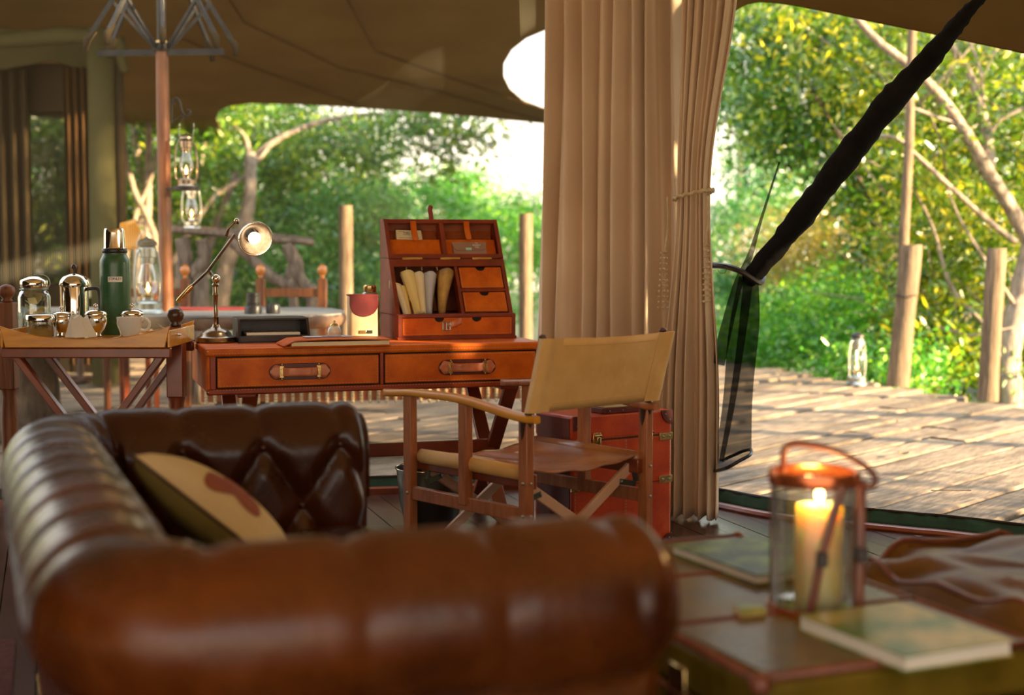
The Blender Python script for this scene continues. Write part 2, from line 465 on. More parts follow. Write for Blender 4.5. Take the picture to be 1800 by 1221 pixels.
L_blue = leafm('leaf_cool', (.012,.07,.020), (.08,.29,.05), (.40,.62,.14))  # haze and cooler distant light put into the leaf colour
L_blossom = leafm('leaf_blossom_sunlit', (.08,.16,.015), (.42,.34,.04), (.85,.55,.16))  # yellow blossom, with sunlight on the leaves put into the gold
# ================================================================== THE SETTING
WALL = [(-4.3, 5.9), (0.25, 6.85), (0.62, 6.62), (0.90, 6.36), (1.18, 6.02), (1.62, 5.75), (2.0, 5.50), (3.7, 4.1)]
def wall_y(x):
    for (a, b), (c, d) in zip(WALL, WALL[1:]):
        if a <= x <= c: return b + (d - b) * (x - a) / (c - a)
    return WALL[0][1] if x < WALL[0][0] else WALL[-1][1]
A18 = R(18)
u18 = Vector((math.cos(A18), math.sin(A18), 0)); v18 = Vector((-math.sin(A18), math.cos(A18), 0))

# interior floor: separate polished boards
fl = thing('floor', kind='structure', label=None, cat=None)
bw = 0.115
for i in range(-34, 44):
    q = i * bw
    # board centre line q*u18 + t*v18 ; find where it meets the wall line
    t = 9.0
    while t > -3 and (q * u18.x + t * v18.x > 3.7 or q * u18.x + t * v18.x < -4.3 or q * u18.y + t * v18.y > wall_y(q * u18.x + t * v18.x) - 0.05):
        t -= 0.04
    t0 = -3.2
    if t - t0 < 0.3: continue
    mb = MB(); mb.box((0, (t + t0) / 2, -0.015), (bw - 0.004, t - t0, 0.03))
    o = mb.build('floor_board', M_floor, fl, smooth=0)
    o.location = u18 * q; o.rotation_euler = (0, 0, A18)
    if i % 2: o.location.z -= 0.0008

# outdoor deck of wide weathered planks running away to the right
dk = thing('deck', kind='structure', label=None, cat=None)
tag(dk, kind='structure')
pd = Vector((math.cos(R(49)), math.sin(R(49)))); qd = Vector((-pd.y, pd.x))
REG = [(-9, 4.6), (-9, 18.5), (0.9, 18.5), (4.9, 7.9), (6.2, 3.6), (3.0, 4.2), (0.5, 5.9), (-4.3, 5.2)]
REG = [(-9, 4.9), (-9, 18.5), (0.95, 18.5), (5.0, 7.7), (6.4, 3.4), (0.0, 5.2)]
def clip_line(q):
    ts = []
    for i in range(len(REG)):
        a = Vector(REG[i]); b = Vector(REG[(i + 1) % len(REG)])
        da = a.dot(qd) - q; db = b.dot(qd) - q
        if da * db < 0:
            p = a.lerp(b, da / (da - db)); ts.append(p.dot(pd))
    return (min(ts), max(ts)) if len(ts) >= 2 else None
def plank_mesh(L, W, T, seed):
    r_ = random.Random(seed); n = max(2, int(L / 0.6)); vs = []; fs = []
    for i in range(n + 1):
        x_ = -L / 2 + L * i / n
        e1 = r_.uniform(-.006, .006); e2 = r_.uniform(-.006, .006); h1 = r_.uniform(-.004, .004); h2 = r_.uniform(-.004, .004)
        a = W / 2
        vs += [(x_, -a + e1, -T), (x_, -a + e1, h1 - .010), (x_, -a + e1 + .014, h1), (x_, a + e2 - .014, h2), (x_, a + e2, h2 - .010), (x_, a + e2, -T)]
    for i in range(n):
        for k in range(6):
            l = (k + 1) % 6
            fs.append((i*6+k, i*6+l, i*6+6+l, i*6+6+k))
    fs += [(0,1,2,3,4,5), tuple(n*6 + k for k in (5,4,3,2,1,0))]
    m = MB(); m.add(vs, fs); return m
q = -3.5; k = 0
while q < 19:
    W = rnd.uniform(.24, .34)
    iv = clip_line(q)
    if iv and iv[1] - iv[0] > .4:
        t = iv[0] + rnd.uniform(-.1, .1); end = iv[1] + rnd.uniform(-.12, .12)
        while t < end - .3:
            L = min(rnd.uniform(4.5, 8.0), end - t)
            if end - t - L < 1.0: L = end - t
            o = plank_mesh(L - .020, W - .024, .06, k).build('plank', M_deck, dk, smooth=30)
            c = pd * (t + L / 2) + qd * q
            o.location = (c.x, c.y, -.055 + rnd.uniform(-.007, .005)); o.rotation_euler = (rnd.uniform(-.012, .012), 0, R(49)); k += 1
            t += L
    q += W + .002

# ground beyond the deck
mb = MB()
mb.grid(lambda a, b: (-40 + 80 * a, 3 + 60 * b, -.75 + .12 * math.sin(a * 31) * math.cos(b * 23)), 40, 30)
tag(mb.build('ground', M_soil, None, smooth=180), kind='structure')

# canvas roof over the room, unseen; apex raised to block the low sun
roof = [(-4.4, 5.95), (0.25, 6.95), (1.0, 6.5), (2.05, 5.55), (3.9, 4.0), (4.2, -3.2), (-4.4, -3.2)]
mb = MB(); apex = (-0.3, 1.2, 4.3); n = len(roof)
vs = [(p[0], p[1], 2.62) for p in roof] + [apex]
mb.add(vs, [(i, (i + 1) % n, n) for i in range(n)])
tag(mb.build('ceiling', M_roof, None, smooth=0, solid=.01), kind='structure')
# closed canvas wall on the room's left side and behind
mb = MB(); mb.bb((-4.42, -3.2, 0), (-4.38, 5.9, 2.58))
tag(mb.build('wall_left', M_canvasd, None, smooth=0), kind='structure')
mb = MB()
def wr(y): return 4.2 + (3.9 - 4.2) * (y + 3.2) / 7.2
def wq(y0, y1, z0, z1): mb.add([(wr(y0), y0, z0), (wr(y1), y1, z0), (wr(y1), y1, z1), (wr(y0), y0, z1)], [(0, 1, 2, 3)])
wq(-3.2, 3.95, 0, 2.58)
tag(mb.build('wall_right_sunblock', M_canvasd, None, smooth=0, solid=.03), kind='structure')  # out-of-view side wall added to keep the low sun out
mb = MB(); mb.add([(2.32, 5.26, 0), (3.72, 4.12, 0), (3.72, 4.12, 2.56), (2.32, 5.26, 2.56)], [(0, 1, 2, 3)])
tag(mb.build('wall_front_sunblock', M_canvasd, None, smooth=0, solid=.03), kind='structure')  # added across the unseen end of the opening to block sun from the desk
# threshold: wooden lip and the green canvas skirt turned up along it
thr = interp([(x, y, 0) for x, y in WALL[1:]], 26)
mb = MB()
for side in (0,):
    pts = [Vector((p.x, p.y, 0)) for p in thr]
    mb.tube([p + Vector((-.03, -.05, .008)) for p in pts], .028, 8, up=(0, 0, 1), flat=.6)
mb.bar((-4.3, 5.86, .008), (.25, 6.80, .008), .06, .035)
tag(mb.build('trim_1', M_trim, None), kind='structure')
rt = thing('canvas_skirt', 'dark green canvas skirt turned up along the tent threshold', 'tent skirt', (thr[4].x, thr[4].y, 0))
loc0 = Vector(rt.location)
pp = [(-4.3, 5.88, 0), (-2.5, 6.25, 0)] + [tuple(p) for p in thr]
pp = [Vector(p) - loc0 for p in pp]
def skirt(a, b):
    i = a * (len(pp) - 1); k = min(int(i), len(pp) - 2); p = pp[k].lerp(pp[k+1], i - k)
    return (p.x + .006 * math.sin(a * 160) * b, p.y + .02 * b, .005 + .058 * b)
MB().grid(skirt, 160, 3).build('band', M_greenc, rt, solid=.006)
MB().tube([p + Vector((0, .022, .066)) for p in pp], .007, 6).build('binding', M_blackl, rt)

# insect screen panel behind the desk
mb = MB(); s0 = Vector((-4.3, 5.93, .06)); s1 = Vector((.25, 6.88, .06))
scr = MB()
sl = (s1 - s0).length
scr.add([(0, 0, 0), (sl, 0, 0), (sl, 0, 2.56), (0, 0, 2.56)], [(0, 1, 2, 3)])
so = scr.build('screen_mesh', M_screen, None, smooth=0)
sr = thing('insect_screen', 'fine grey insect screen stretched behind the desk', 'screen', s0, math.atan2(s1.y - s0.y, s1.x - s0.x))
so.parent = sr
MB().bar((0, 0, .0), (sl, 0, .0), .012, .02).build('hem', M_blackl, sr)

# corner post wrapped in brown canvas between the two curtains
mb = MB(); c0 = Vector((.80, 6.62, 0))
mb.lathe([(.075, 0), (.07, .6), (.072, 1.4), (.07, 2.7)], (0, 0, 0), 16)
o = mb.build('tent_post', M_brownc, None); o.location = c0
tag(o, 'dark brown canvas-wrapped tent post showing between the two curtains', 'post')

# ------------------------------------------------------------------ outer canopies
def roof_plane(px, py, z0, D0, k):     # plane z = z0 + k*(D0 - D)
    d = ray(px, py); D = (z0 - CAMZ + k * D0) / (d.z + k)
    return Vector((d.x * D, D, CAMZ + d.z * D))
outline = [(-420, 150), (-150, 190), (60, 205), (205, 214), (262, 224), (330, 236), (386, 245), (404, 249), (399, 238), (386, 222), (380, 208), (386, 195), (402, 187), (440, 182), (520, 184), (600, 188), (750, 198), (860, 208), (960, 218), (990, 200), (952, 190),
           (920, 178), (897, 158), (886, 136), (886, 112), (900, 88), (925, 68), (958, 54), (1150, 20), (1150, -260), (-420, -260)]
cv = [roof_plane(a, b, 2.82, 17.0, .12) for a, b in outline]
me = bpy.data.meshes.new('outer_canopy')
import bmesh
bm = bmesh.new(); bv = [bm.verts.new(p) for p in cv]; f = bm.faces.new(bv)
bmesh.ops.triangulate(bm, faces=[f]); bm.to_mesh(me); bm.free()
me.materials.append(M_canvas)
cn = thing('outer_canopy', 'olive brown stretch canopy with scalloped edge over the far deck', 'canopy', (-2, 16, 2.8))
o = bpy.data.objects.new('sheet', me); C.objects.link(o); o.parent = cn; o.matrix_parent_inverse = Matrix.Translation((2, -16, -2.8))
m = o.modifiers.new('s', 'SOLIDIFY'); m.thickness = .015
def seam(pxs):
    mb = MB([])if 0 else MB()
    mb.tube([roof_plane(a, b, 2.80, 17.0, .12) for a, b in pxs], .009, 6)
    o = mb.build('seam', M_brownc, cn); o.matrix_parent_inverse = Matrix.Translation((2, -16, -2.8))
seam([(390, -20), (430, 40), (600, 120), (760, 158), (950, 212)])
seam([(600, -20), (660, 90), (800, 140), (950, 190)])
seam([(300, 60), (420, 110), (560, 160), (640, 188)])

# awning beyond the opening on the right
aw = thing('awning', 'brown canvas awning edge hanging across the upper right', 'awning', (2, 6.5, 2.4))
E = [P(1262, 50, 7.0), P(1335, 2, 7.2), P(1560, 42, 6.9), P(1800, 92, 6.6), P(2150, 165, 6.2)]
T = [Vector((1.05, 6.62, 2.56)), Vector((1.42, 6.32, 2.56)), Vector((1.88, 5.92, 2.56)), Vector((2.5, 5.42, 2.56)), Vector((3.5, 4.65, 2.56))]
Ei, Ti = interp(E, 24), interp(T, 24)
def awf(a, b):
    i = int(round(a * 24)); p = Ti[i].lerp(Ei[i], b); p.z -= .05 * math.sin(b * PI); return p - Vector((2, 6.5, 2.4))
MB().grid(awf, 24, 6).build('sheet', M_canvas, aw, solid=.008)
MB().tube([p - Vector((2, 6.5, 2.4)) for p in Ei], .006, 6).build('hem', M_brownc, aw)
d0 = P(1763, 18, 6.6) - Vector((2, 6.5, 2.4)); d1 = P(1758, 72, 6.6) - Vector((2, 6.5, 2.4))
MB().bar(d0, d1, .012, .004).build('tie_strap', M_redwood, aw)
E2 = [P(1330, 62, 6.55), P(1560, 62, 6.4), P(1800, 100, 6.2)]

# ------------------------------------------------------------------ curtains
def pleat(a, n, seed):
    r_ = math.sin(a * n * 2 * PI + 1.1 * math.sin(a * 9 + seed) + .6 * math.sin(a * 23 + seed * 2))
    return math.copysign(abs(r_) ** .75, r_)
def curtain(name, label, A_, B_, fn, n, seed, amp, H=2.66, nu=360, nv=60, bulge=0):
    A_ = Vector(A_); B_ = Vector(B_); mid = (A_ + B_) / 2
    dr = (B_ - A_); L = dr.length; dr.normalize(); nr = Vector((-dr.y, dr.x, 0))
    root = thing(name, label, 'curtain', (mid.x, mid.y, 0))
    def f(a, b):
        z = .015 + (H - .015) * b
        l, r_, am = fn(z)
        # irregular shift of pleats with height
        s_ = a + .012 * math.sin(z * 2.1 + a * 13 + seed) * (1 - abs(2 * a - 1))
        x_ = l + (r_ - l) * s_
        d = am * amp * (pleat(a, n, seed) + .3 * math.sin(a * n * 11.3 + z * 1.2)) + bulge * .0
        p = A_ + dr * (x_ * L) + nr * d - mid
        return (p.x, p.y, z + (.006 * math.sin(a * 60) if b == 0 else 0))
    MB().grid(f, nu, nv).build('panel', M_curtain, root, smooth=180, solid=.004)
    return root, mid, dr, nr, L
curtain('curtain', 'wide beige pleated curtain hanging straight behind the canvas chair', (.13, 6.72, 0), (.80, 6.34, 0),
        lambda z: (-.045 + .06 * ss(.2, 2.4, z), 1.0 - .03 * ss(.8, 2.2, z), 1.0), 8.5, 1.3, .062)
# tied-back curtain
def tied(z):
    t = 1.37
    if z > t:
        k = ss(t, t + .95, z); return (.12 + .05 * k, .52 + .32 * k, .45 + .30 * k)
    k = ss(t - .9, t, z); return (-.05 + .17 * k, .66 - .14 * k, .95 - .50 * k)
rt2, cm, dr2, nr2, L2 = curtain('curtain', 'narrow beige curtain tied back with a tasselled cord beside the opening', (.655, 6.00, 0), (.970, 5.86, 0), tied, 5.5, 4.1, .045)
tp = Vector((.655, 6.0, 1.37)); te = Vector((.970, 5.86, 1.37))
dd = (te - tp)
loopc = tp + dd * .32; rr = dd.length * .22
mb = MB(); loop = []
for i in range(40):
    a = 2 * PI * i / 40
    loop.append(loopc + dr2 * (math.cos(a) * rr * 1.08) + nr2 * (math.sin(a) * .075) + Vector((0, 0, .018 * math.cos(a) + .004 * math.sin(a * 14))))
base = loopc.copy(); base.z = 1.0
cordr = thing('curtain_tieback', 'cream twisted cord tieback with two beaded tassels around the narrow curtain', 'tieback', base)
MB().tube([p - base for p in loop], .008, 8, closed=True).build('cord', M_rope, cordr)
def hang(x0, z0, z1, z2, off=0.0):
    p = tp + dd * x0 - nr2 * .075
    mb = MB(); mb.tube([Vector((p.x, p.y, z0)) - base, Vector((p.x + .004, p.y - .004, (z0 + z1) / 2)) - base, Vector((p.x - .008, p.y, z1)) - base], .0045, 6)
    mb.build('hanging_cord', M_rope, cordr)
    mb = MB(); r_ = random.Random(int(x0 * 100))
    for s in range(5):
        ox, oy = r_.uniform(-.014, .014), r_.uniform(-.01, .01)
        for j in range(11):
            z = z1 - (z1 - z2) * j / 10
            mb.ball((p.x - .008 + ox * (1 + j * .08) + off * j * .001, p.y + oy, z - base.z - .0) - Vector((base.x, base.y, 0)) if 0 else Vector((p.x - .008 + ox * (1 + j * .08), p.y + oy, z)) - base, .0055, 6)
    mb.build('tassel', M_rope, cordr)
hang(.06, 1.36, 1.13, .90)
hang(.56, 1.36, 1.16, .93)

# ------------------------------------------------------------------ black insect netting: gathered roll and loose foot
nb_ = P(1318, 488, 5.98)
ntr = thing('mosquito_netting', 'black mosquito netting gathered in a diagonal roll across the opening', 'netting', (nb_.x, nb_.y, 0))
o0 = Vector((nb_.x, nb_.y, 0))
path = interp([P(1745, -25, 5.5), P(1700, 22, 5.52), P(1640, 95, 5.56), P(1560, 185, 5.63), P(1470, 300, 5.72), P(1385, 410, 5.85), P(1316, 492, 5.98)], 60)
rad = [.016, .038, .060, .076, .076, .068, .048]
rs = []
for i in range(61):
    t = i / 60 * 6; k = min(int(t), 5); rs.append((rad[k] + (rad[k+1] - rad[k]) * (t - k)) * (1 + .05 * math.sin(i * .7) + .04 * math.sin(i * 2.3)))
mb = MB(); mb.tube([p - o0 for p in path], rs, 14, flat=.7)
r_ = random.Random(3)
mb.v = [(a + r_.uniform(-.004, .004), b, c + r_.uniform(-.004, .004)) for a, b, c in mb.v]
mb.build('gathered_roll', M_netd, ntr, smooth=180)
# core going down from the strap
cpts = interp([P(1316, 488, 5.98), P(1310, 540, 5.97), P(1300, 620, 5.95), P(1285, 720, 5.93), P(1268, 810, 5.92)], 20)
mb = MB(); mb.tube([p - o0 for p in cpts], [.042 - .0012 * i for i in range(21)], 10, flat=.5)
mb.build('inner_fold', M_net, ntr, smooth=180)
def foot(a, b):
    ang = 2 * PI * a
    z0_, z1_ = 1.03, .26
    z = z0_ + (z1_ - z0_) * b
    k = ss(0, .75, b) ** .8
    cx = P(1316, 490, 5.98).lerp(P(1287, 830, 5.92), b)
    rx = .040 + .030 * k + .012 * math.sin(b * 7); ry = .03 + .14 * k
    fold = 1 + .05 * math.sin(ang * 5) * b
    return (cx.x - o0.x + rx * math.cos(ang) * fold, cx.y - o0.y + ry * math.sin(ang) * fold, z - .045 * b * math.cos(ang) * -1 - .02 * math.sin(ang) * b)
MB().grid(foot, 48, 24, closeu=True).build('loose_foot', M_net, ntr, smooth=180)
MB().tube([Vector(foot(i / 40, 1)) for i in range(40)], .007, 6, closed=True).build('hem', M_black, ntr)
# strap holding the roll to the curtain side
ps = [P(1250, 466, 6.02), P(1275, 468, 5.96), P(1305, 478, 5.92), P(1334, 496, 5.92), P(1340, 484, 5.98), P(1325, 476, 6.03)]
MB().tube([p - o0 for p in interp(ps, 24)], .016, 8, flat=.8).build('strap', M_black, ntr)
mb = MB(); mb.tube([P(1262, 474, 5.95) - o0, P(1266, 480, 5.95) - o0, P(1274, 480, 5.95) - o0, P(1277, 473, 5.95) - o0], .002, 6); mb.build('ring', M_steel, ntr)
ps = interp([P(1370, 285, 5.98), P(1338, 385, 5.97), P(1318, 450, 5.96), P(1297, 500, 5.95), P(1276, 580, 5.94), P(1262, 640, 5.93)], 24)
MB().tube([p - o0 for p in ps], [.004 + .024 * ss(0, 1, i / 24) for i in range(25)], 8, flat=1.0).build('loose_end', M_net, ntr, smooth=180)

# ================================================================== OUTSIDE: vegetation
def leafmesh(name, clusters, n, size, mat_, parent, seed, spread=.22, aspect=.34, droop=.3, origin=Vector((0,0,0))):
    g = np.random.RandomState(seed)
    cl = []
    for (c, rad, cnt) in clusters:
        d = g.normal(size=(cnt, 3)); d /= np.linalg.norm(d, axis=1)[:, None]
        rr_ = g.uniform(.45, 1.0, size=(cnt, 1)) ** .6
        cl.append(np.array(c)[None, :] + d * rr_ * np.array(rad)[None, :])
    cl = np.concatenate(cl)
    tone0 = g.uniform(0, 1, size=len(cl))
    idx = g.randint(0, len(cl), n)
    pos = cl[idx] + g.normal(size=(n, 3)) * spread * np.array([1, 1, .7])
    ax = g.normal(size=(n, 3)); ax[:, 2] -= droop; ax /= np.linalg.norm(ax, axis=1)[:, None]
    sd_ = np.cross(ax, g.normal(size=(n, 3))); sd_ /= np.linalg.norm(sd_, axis=1)[:, None]
    nm = np.cross(ax, sd_)
    l = size * g.uniform(.6, 1.35, size=(n, 1)); wd = l * aspect * .5
    base = pos; tip = pos + ax * l; m1 = pos + ax * l * .45 + sd_ * wd + nm * wd * .35; m2 = pos + ax * l * .45 - sd_ * wd + nm * wd * .35
    V = np.stack([base, m1, tip, m2], axis=1).reshape(-1, 3) - np.array(origin)[None, :]
    i = np.arange(n) * 4
    F = np.stack([i, i+1, i+2, i, i+2, i+3], axis=1).reshape(-1)
    me = bpy.data.meshes.new(name)
    me.vertices.add(len(V)); me.vertices.foreach_set('co', V.astype(np.float32).ravel())
    me.loops.add(len(F)); me.loops.foreach_set('vertex_index', F.astype(np.int32))
    me.polygons.add(n * 2); me.polygons.foreach_set('loop_start', (np.arange(n * 2) * 3).astype(np.int32))
    at = me.attributes.new('tone', 'FLOAT', 'POINT')
    tn = np.clip(.55 * tone0[idx] + .45 * g.uniform(0, 1, n), 0, 1)
    at.data.foreach_set('value', np.repeat(tn, 4).astype(np.float32))
    me.update(calc_edges=True); me.validate()
    me.materials.append(mat_)
    o = bpy.data.objects.new(name, me); C.objects.link(o); o.parent = parent
    return o
def tree(name, label, cat, base, blobs, n, size, mat_, limbs=(), seed=0, bark=None, group=None, spread=.22, aspect=.34, twigs=0):
    base = Vector(base)
    root = thing(name, label, cat, base, 0, group)
    leafmesh('foliage', blobs, n, size, mat_, root, seed, spread, aspect, origin=base)
    for k, (pts, r0, r1) in enumerate(limbs):
        pts = interp([Vector(p) - base for p in pts], max(8, 4 * len(pts)))
        m = len(pts); rr_ = random.Random(seed * 31 + k)
        rads = [(r0 + (r1 - r0) * i / (m - 1)) * (1 + rr_.uniform(-.08, .08)) for i in range(m)]
        MB().tube(pts, rads, 9).build('trunk' if k == 0 else 'branch', bark or M_bark, root, smooth=180)
    if twigs:
        rr_ = random.Random(seed + 99); mb = MB()
        for k in range(twigs):
            c, rad, cnt = blobs[rr_.randrange(len(blobs))]
            p = Vector(c) + Vector([rr_.uniform(-1, 1) * rad[i] * .8 for i in range(3)]) - base
            d = Vector((rr_.uniform(-1, 1), rr_.uniform(-.5, .5), rr_.uniform(-.2, 1))).normalized() * rr_.uniform(.5, 1.3)
            q_ = p + d * .5 + Vector((rr_.uniform(-.1, .1),) * 3)
            mb.tube([p, q_, p + d], [.014, .010, .004], 5)
        tag(mb.build('twigs', bark or M_bark, root, smooth=180), kind='stuff')
    return root
B = lambda px, py, D, rx, ry, rz, n: (tuple(P(px, py, D)), (rx, ry, rz), n)

# right-hand big tree with pale limbs
T1 = [P(1775, 700, 13.4), P(1770, 640, 13.5), P(1785, 560, 13.6), P(1800, 480, 13.7), P(1812, 430, 13.7)]
tree('tree', 'large leafy tree with pale bare limbs behind the rightmost deck post', 'tree', (T1[0].x, T1[0].y, -.7),
     [B(1750, 120, 14.6, 1.3, 1.2, 1.0, 60), B(1620, 100, 14.9, 1.0, 1.0, .8, 45), B(1720, 330, 14.8, .9, .7, .9, 50), B(1480, 60, 15.2, .9, 1.0, .6, 30), B(1800, 520, 14.6, .6, .7, .9, 36),
      B(1660, 470, 14.9, .7, .5, .6, 36), B(1650, 230, 13.9, .5, .5, .8, 20), B(1950, 250, 14.0, 1.0, 1.0, 1.2, 12)], 16000, .115, L_yel,
     [([(T1[0].x, T1[0].y, -.75)] + T1, .15, .085),
      ([P(1812, 432, 13.7), P(1770, 354, 13.6), P(1739, 307, 13.5), P(1704, 244, 13.4), P(1664, 185, 13.4), P(1617, 130, 13.3), P(1546, 75, 13.3), P(1500, 25, 13.3)], .075, .035),
      ([P(1785, 425, 13.5), P(1743, 393, 13.4), P(1672, 330, 13.2), P(1613, 275, 13.1), P(1578, 244, 13.1), P(1530, 236, 13.1)], .032, .014),
      ([P(1739, 300, 13.6), P(1735, 235, 13.7), P(1723, 189, 13.7), P(1704, 130, 13.8), P(1668, 75, 13.8)], .06, .03),
      ([P(1680, 218, 13.4), P(1613, 193, 13.3), P(1560, 176, 13.3)], .022, .01),
      ([P(1800, 560, 13.6), P(1740, 470, 13.5), P(1690, 390, 13.5), P(1665, 330, 13.5)], .022, .009),
      ([P(1800, 190, 13.6), P(1760, 210, 13.6), P(1738, 245, 13.6), P(1728, 300, 13.6)], .02, .012),
      ([P(1790, 640, 13.7), P(1720, 560, 13.9), P(1670, 500, 14.0), P(1640, 400, 14.1), P(1600, 320, 14.2)], .028, .012),
      ([P(1730, 190, 13.7), P(1722, 120, 13.7), P(1700, 60, 13.8), P(1690, 0, 13.8)], .018, .01)],
     seed=1, twigs=70)
tree('tree', 'dark dense tree filling the upper middle of the opening left of the tall pole', 'tree', tuple(Vector((5.0, 17.0, -.7))),
     [B(1420, 130, 17.0, 1.1, 1.0, 1.1, 70), B(1340, 60, 17.4, .9, .9, .8, 45), B(1530, 240, 17, .9, .8, .9, 50), B(1580, 380, 16.8, .6, .6, .7, 36), B(1400, 230, 17.6, .6, .7, .45, 22), B(1320, 190, 18, .35, .5, .35, 10), B(1680, 260, 16.6, 1.1, .6, 1.0, 40), B(1480, 20, 16.4, 1.2, 1, .5, 40)], 17000, .125, L_green,
     [([(5.0, 17, -.7), P(1660, 420, 17), P(1560, 260, 17), P(1440, 120, 17.2)], .13, .03), ([P(1560, 420, 16.6), P(1480, 250, 16.4), P(1400, 100, 16.4), P(1380, 30, 16.4)], .03, .012),
      ([P(1480, 250, 16.4), P(1440, 180, 16.3), P(1395, 130, 16.3)], .02, .01)], seed=2, bark=M_barkd, twigs=60)
tree('shrub', 'golden sunlit shrub behind the deck between the netting and the tall pole', 'shrub', (3.4, 18.5, -.7),
     [B(1460, 460, 18.5, 1.0, .8, .55, 50), B(1380, 440, 19.0, .7, .7, .5, 30), B(1545, 470, 17.4, .5, .5, .5, 22)], 9000, .075, L_blossom, [([(3.4, 18.5, -.7), (3.6, 18.5, .3), (3.5, 18.4, 1.0)], .05, .02)], seed=3)
tree('shrub', 'fresh green low shrub growing behind the lantern on the deck', 'shrub', (4.0, 16.2, -.7),
     [B(1420, 570, 16.2, .8, .6, .38, 40), B(1520, 560, 15.6, .5, .5, .4, 30), B(1340, 580, 17.5, .6, .6, .3, 24), B(1470, 525, 17, .6, .5, .4, 24), B(1400, 625, 15.6, .6, .4, .28, 26), B(1500, 640, 14.2, .45, .3, .22, 20), B(1340, 612, 16.4, .5, .4, .25, 18), B(1610, 655, 13.2, .3, .25, .2, 14)], 15000, .085, L_fresh, seed=4, spread=.17)
tree('shrub', 'small bright leafy shrub between the two stout deck posts', 'shrub', (5.0, 14.6, -.7),
     [B(1660, 600, 14.0, .35, .4, .35, 22), B(1700, 640, 13.6, .25, .3, .2, 14), B(1640, 540, 14.8, .4, .4, .4, 18), B(1790, 600, 14.8, .5, .5, .5, 20)], 3600, .12, L_yel, seed=5, spread=.16, twigs=14)
tree('shrub', 'hazy green bush beside the curtain edge far behind the netting', 'shrub', (3.4, 23, -.7),
     [B(1290, 420, 23, .9, .8, .9, 45), B(1330, 520, 21, .8, .7, .6, 35), B(1390, 330, 23.5, 1.0, .8, .6, 36), B(1300, 590, 20, .8, .6, .4, 20)], 9000, .13, L_blue, seed=6)
tree('tree', 'slim grey-green tree rising by the curtain edge against the sky', 'tree', (3.9, 25, -.7),
     [B(1300, 130, 25, .5, .6, 1.2, 26), B(1345, 230, 25, .55, .6, .7, 22), B(1290, 300, 26, .4, .5, .4, 8)], 3600, .12, L_blue, [([(3.9, 25, -.7), P(1300, 300, 25), P(1290, 60, 25)], .08, .02)], seed=7)

# left side, seen through the screen
def leaner(px0, py0, px1, py1, D, r0, r1, bend=0.0):
    a = P(px0, py0, D); b = P(px1, py1, D + .6); m_ = a.lerp(b, .5); m_.x += bend
    g = a + (a - b) * ((a.z + .7) / max(.2, b.z - a.z)) * .55; g.z = -.7
    return [g, a, m_, b], r0, r1
tree('tree', 'leaning pale-trunked tree left of the pole behind the long table', 'tree', (-4.6, 17, -.7),
     [B(250, 330, 18.5, 1.3, 1, 1.2, 60), B(330, 260, 19, 1.0, 1, .9, 40), B(240, 460, 18.5, .9, .8, .9, 36), B(100, 300, 19, 1.3, 1, 1.4, 50)], 13000, .12, L_green,
     [leaner(240, 470, 232, 215, 17.6, .07, .045, .1), leaner(258, 500, 262, 215, 16.8, .055, .04, .0), leaner(275, 430, 215, 250, 16.2, .045, .03, -.05), leaner(228, 420, 290, 200, 16.6, .03, .02, .05)], seed=11)
tree('tree', 'spreading tree with three pale leaning trunks behind the driftwood bar', 'tree', (-3.4, 18, -.7),
     [B(470, 250, 21.0, 1.2, 1, .65, 50), B(560, 290, 21.4, .9, .9, .7, 46), B(620, 250, 20.4, .45, .5, .35, 16), B(420, 360, 22.0, 1.2, .9, .9, 50), B(520, 420, 22.0, 1.1, .8, .8, 50),
      B(440, 205, 19.0, .8, .8, .25, 30), B(700, 215, 18.6, .7, .5, .12, 14), B(790, 225, 18.4, .45, .4, .14, 9), B(780, 275, 18.4, .25, .3, .16, 6), B(840, 240, 18.4, .14, .2, .08, 3), B(640, 275, 19.8, .3, .4, .2, 8)], 19000, .115, L_green,
     [leaner(395, 480, 440, 270, 17.6, .12, .075, .12), leaner(345, 500, 415, 300, 17.7, .075, .04, .0), leaner(310, 480, 360, 250, 17.8, .045, .025, .03), leaner(350, 380, 480, 250, 17.8, .035, .025, .06),
      ([P(432, 290, 18.4), P(480, 250, 18.4), P(560, 215, 18.5), P(680, 200, 18.6), P(790, 215, 18.6), P(855, 248, 18.6)], .05, .008),
      ([P(440, 280, 18.4), P(430, 240, 18.4), P(400, 215, 18.5)], .04, .02)], seed=12, twigs=30)
tree('shrub', 'broad green bush behind the first round deck post through the screen', 'shrub', (-1.9, 19.5, -.7),
     [B(590, 430, 19.5, 1.0, .8, .75, 46), B(660, 400, 20.5, .8, .8, .6, 36), B(520, 510, 18.5, 1.0, .7, .5, 36), B(620, 520, 19, 1.0, .7, .5, 36)], 12000, .12, L_blue, seed=13)
tree('shrub', 'golden-tipped bush on the skyline above the leather organizer', 'shrub', (-.6, 24, -.7),
     [B(740, 360, 24, .9, .7, .35, 26), B(790, 390, 24, .9, .8, .6, 40), B(700, 430, 23, .9, .8, .7, 36), B(810, 330, 25, .4, .4, .35, 14)], 9000, .12, L_fresh, seed=14)
tree('shrub', 'distant rounded bush between the organizer and the wide curtain', 'shrub', (.2, 27, -.7),
     [B(890, 370, 27, .5, .5, .45, 18), B(900, 430, 26, 1.2, .9, .5, 36), B(850, 440, 26, 1, .8, .6, 30), B(940, 400, 27, .6, .6, .5, 20)], 8000, .13, L_fresh, seed=15)
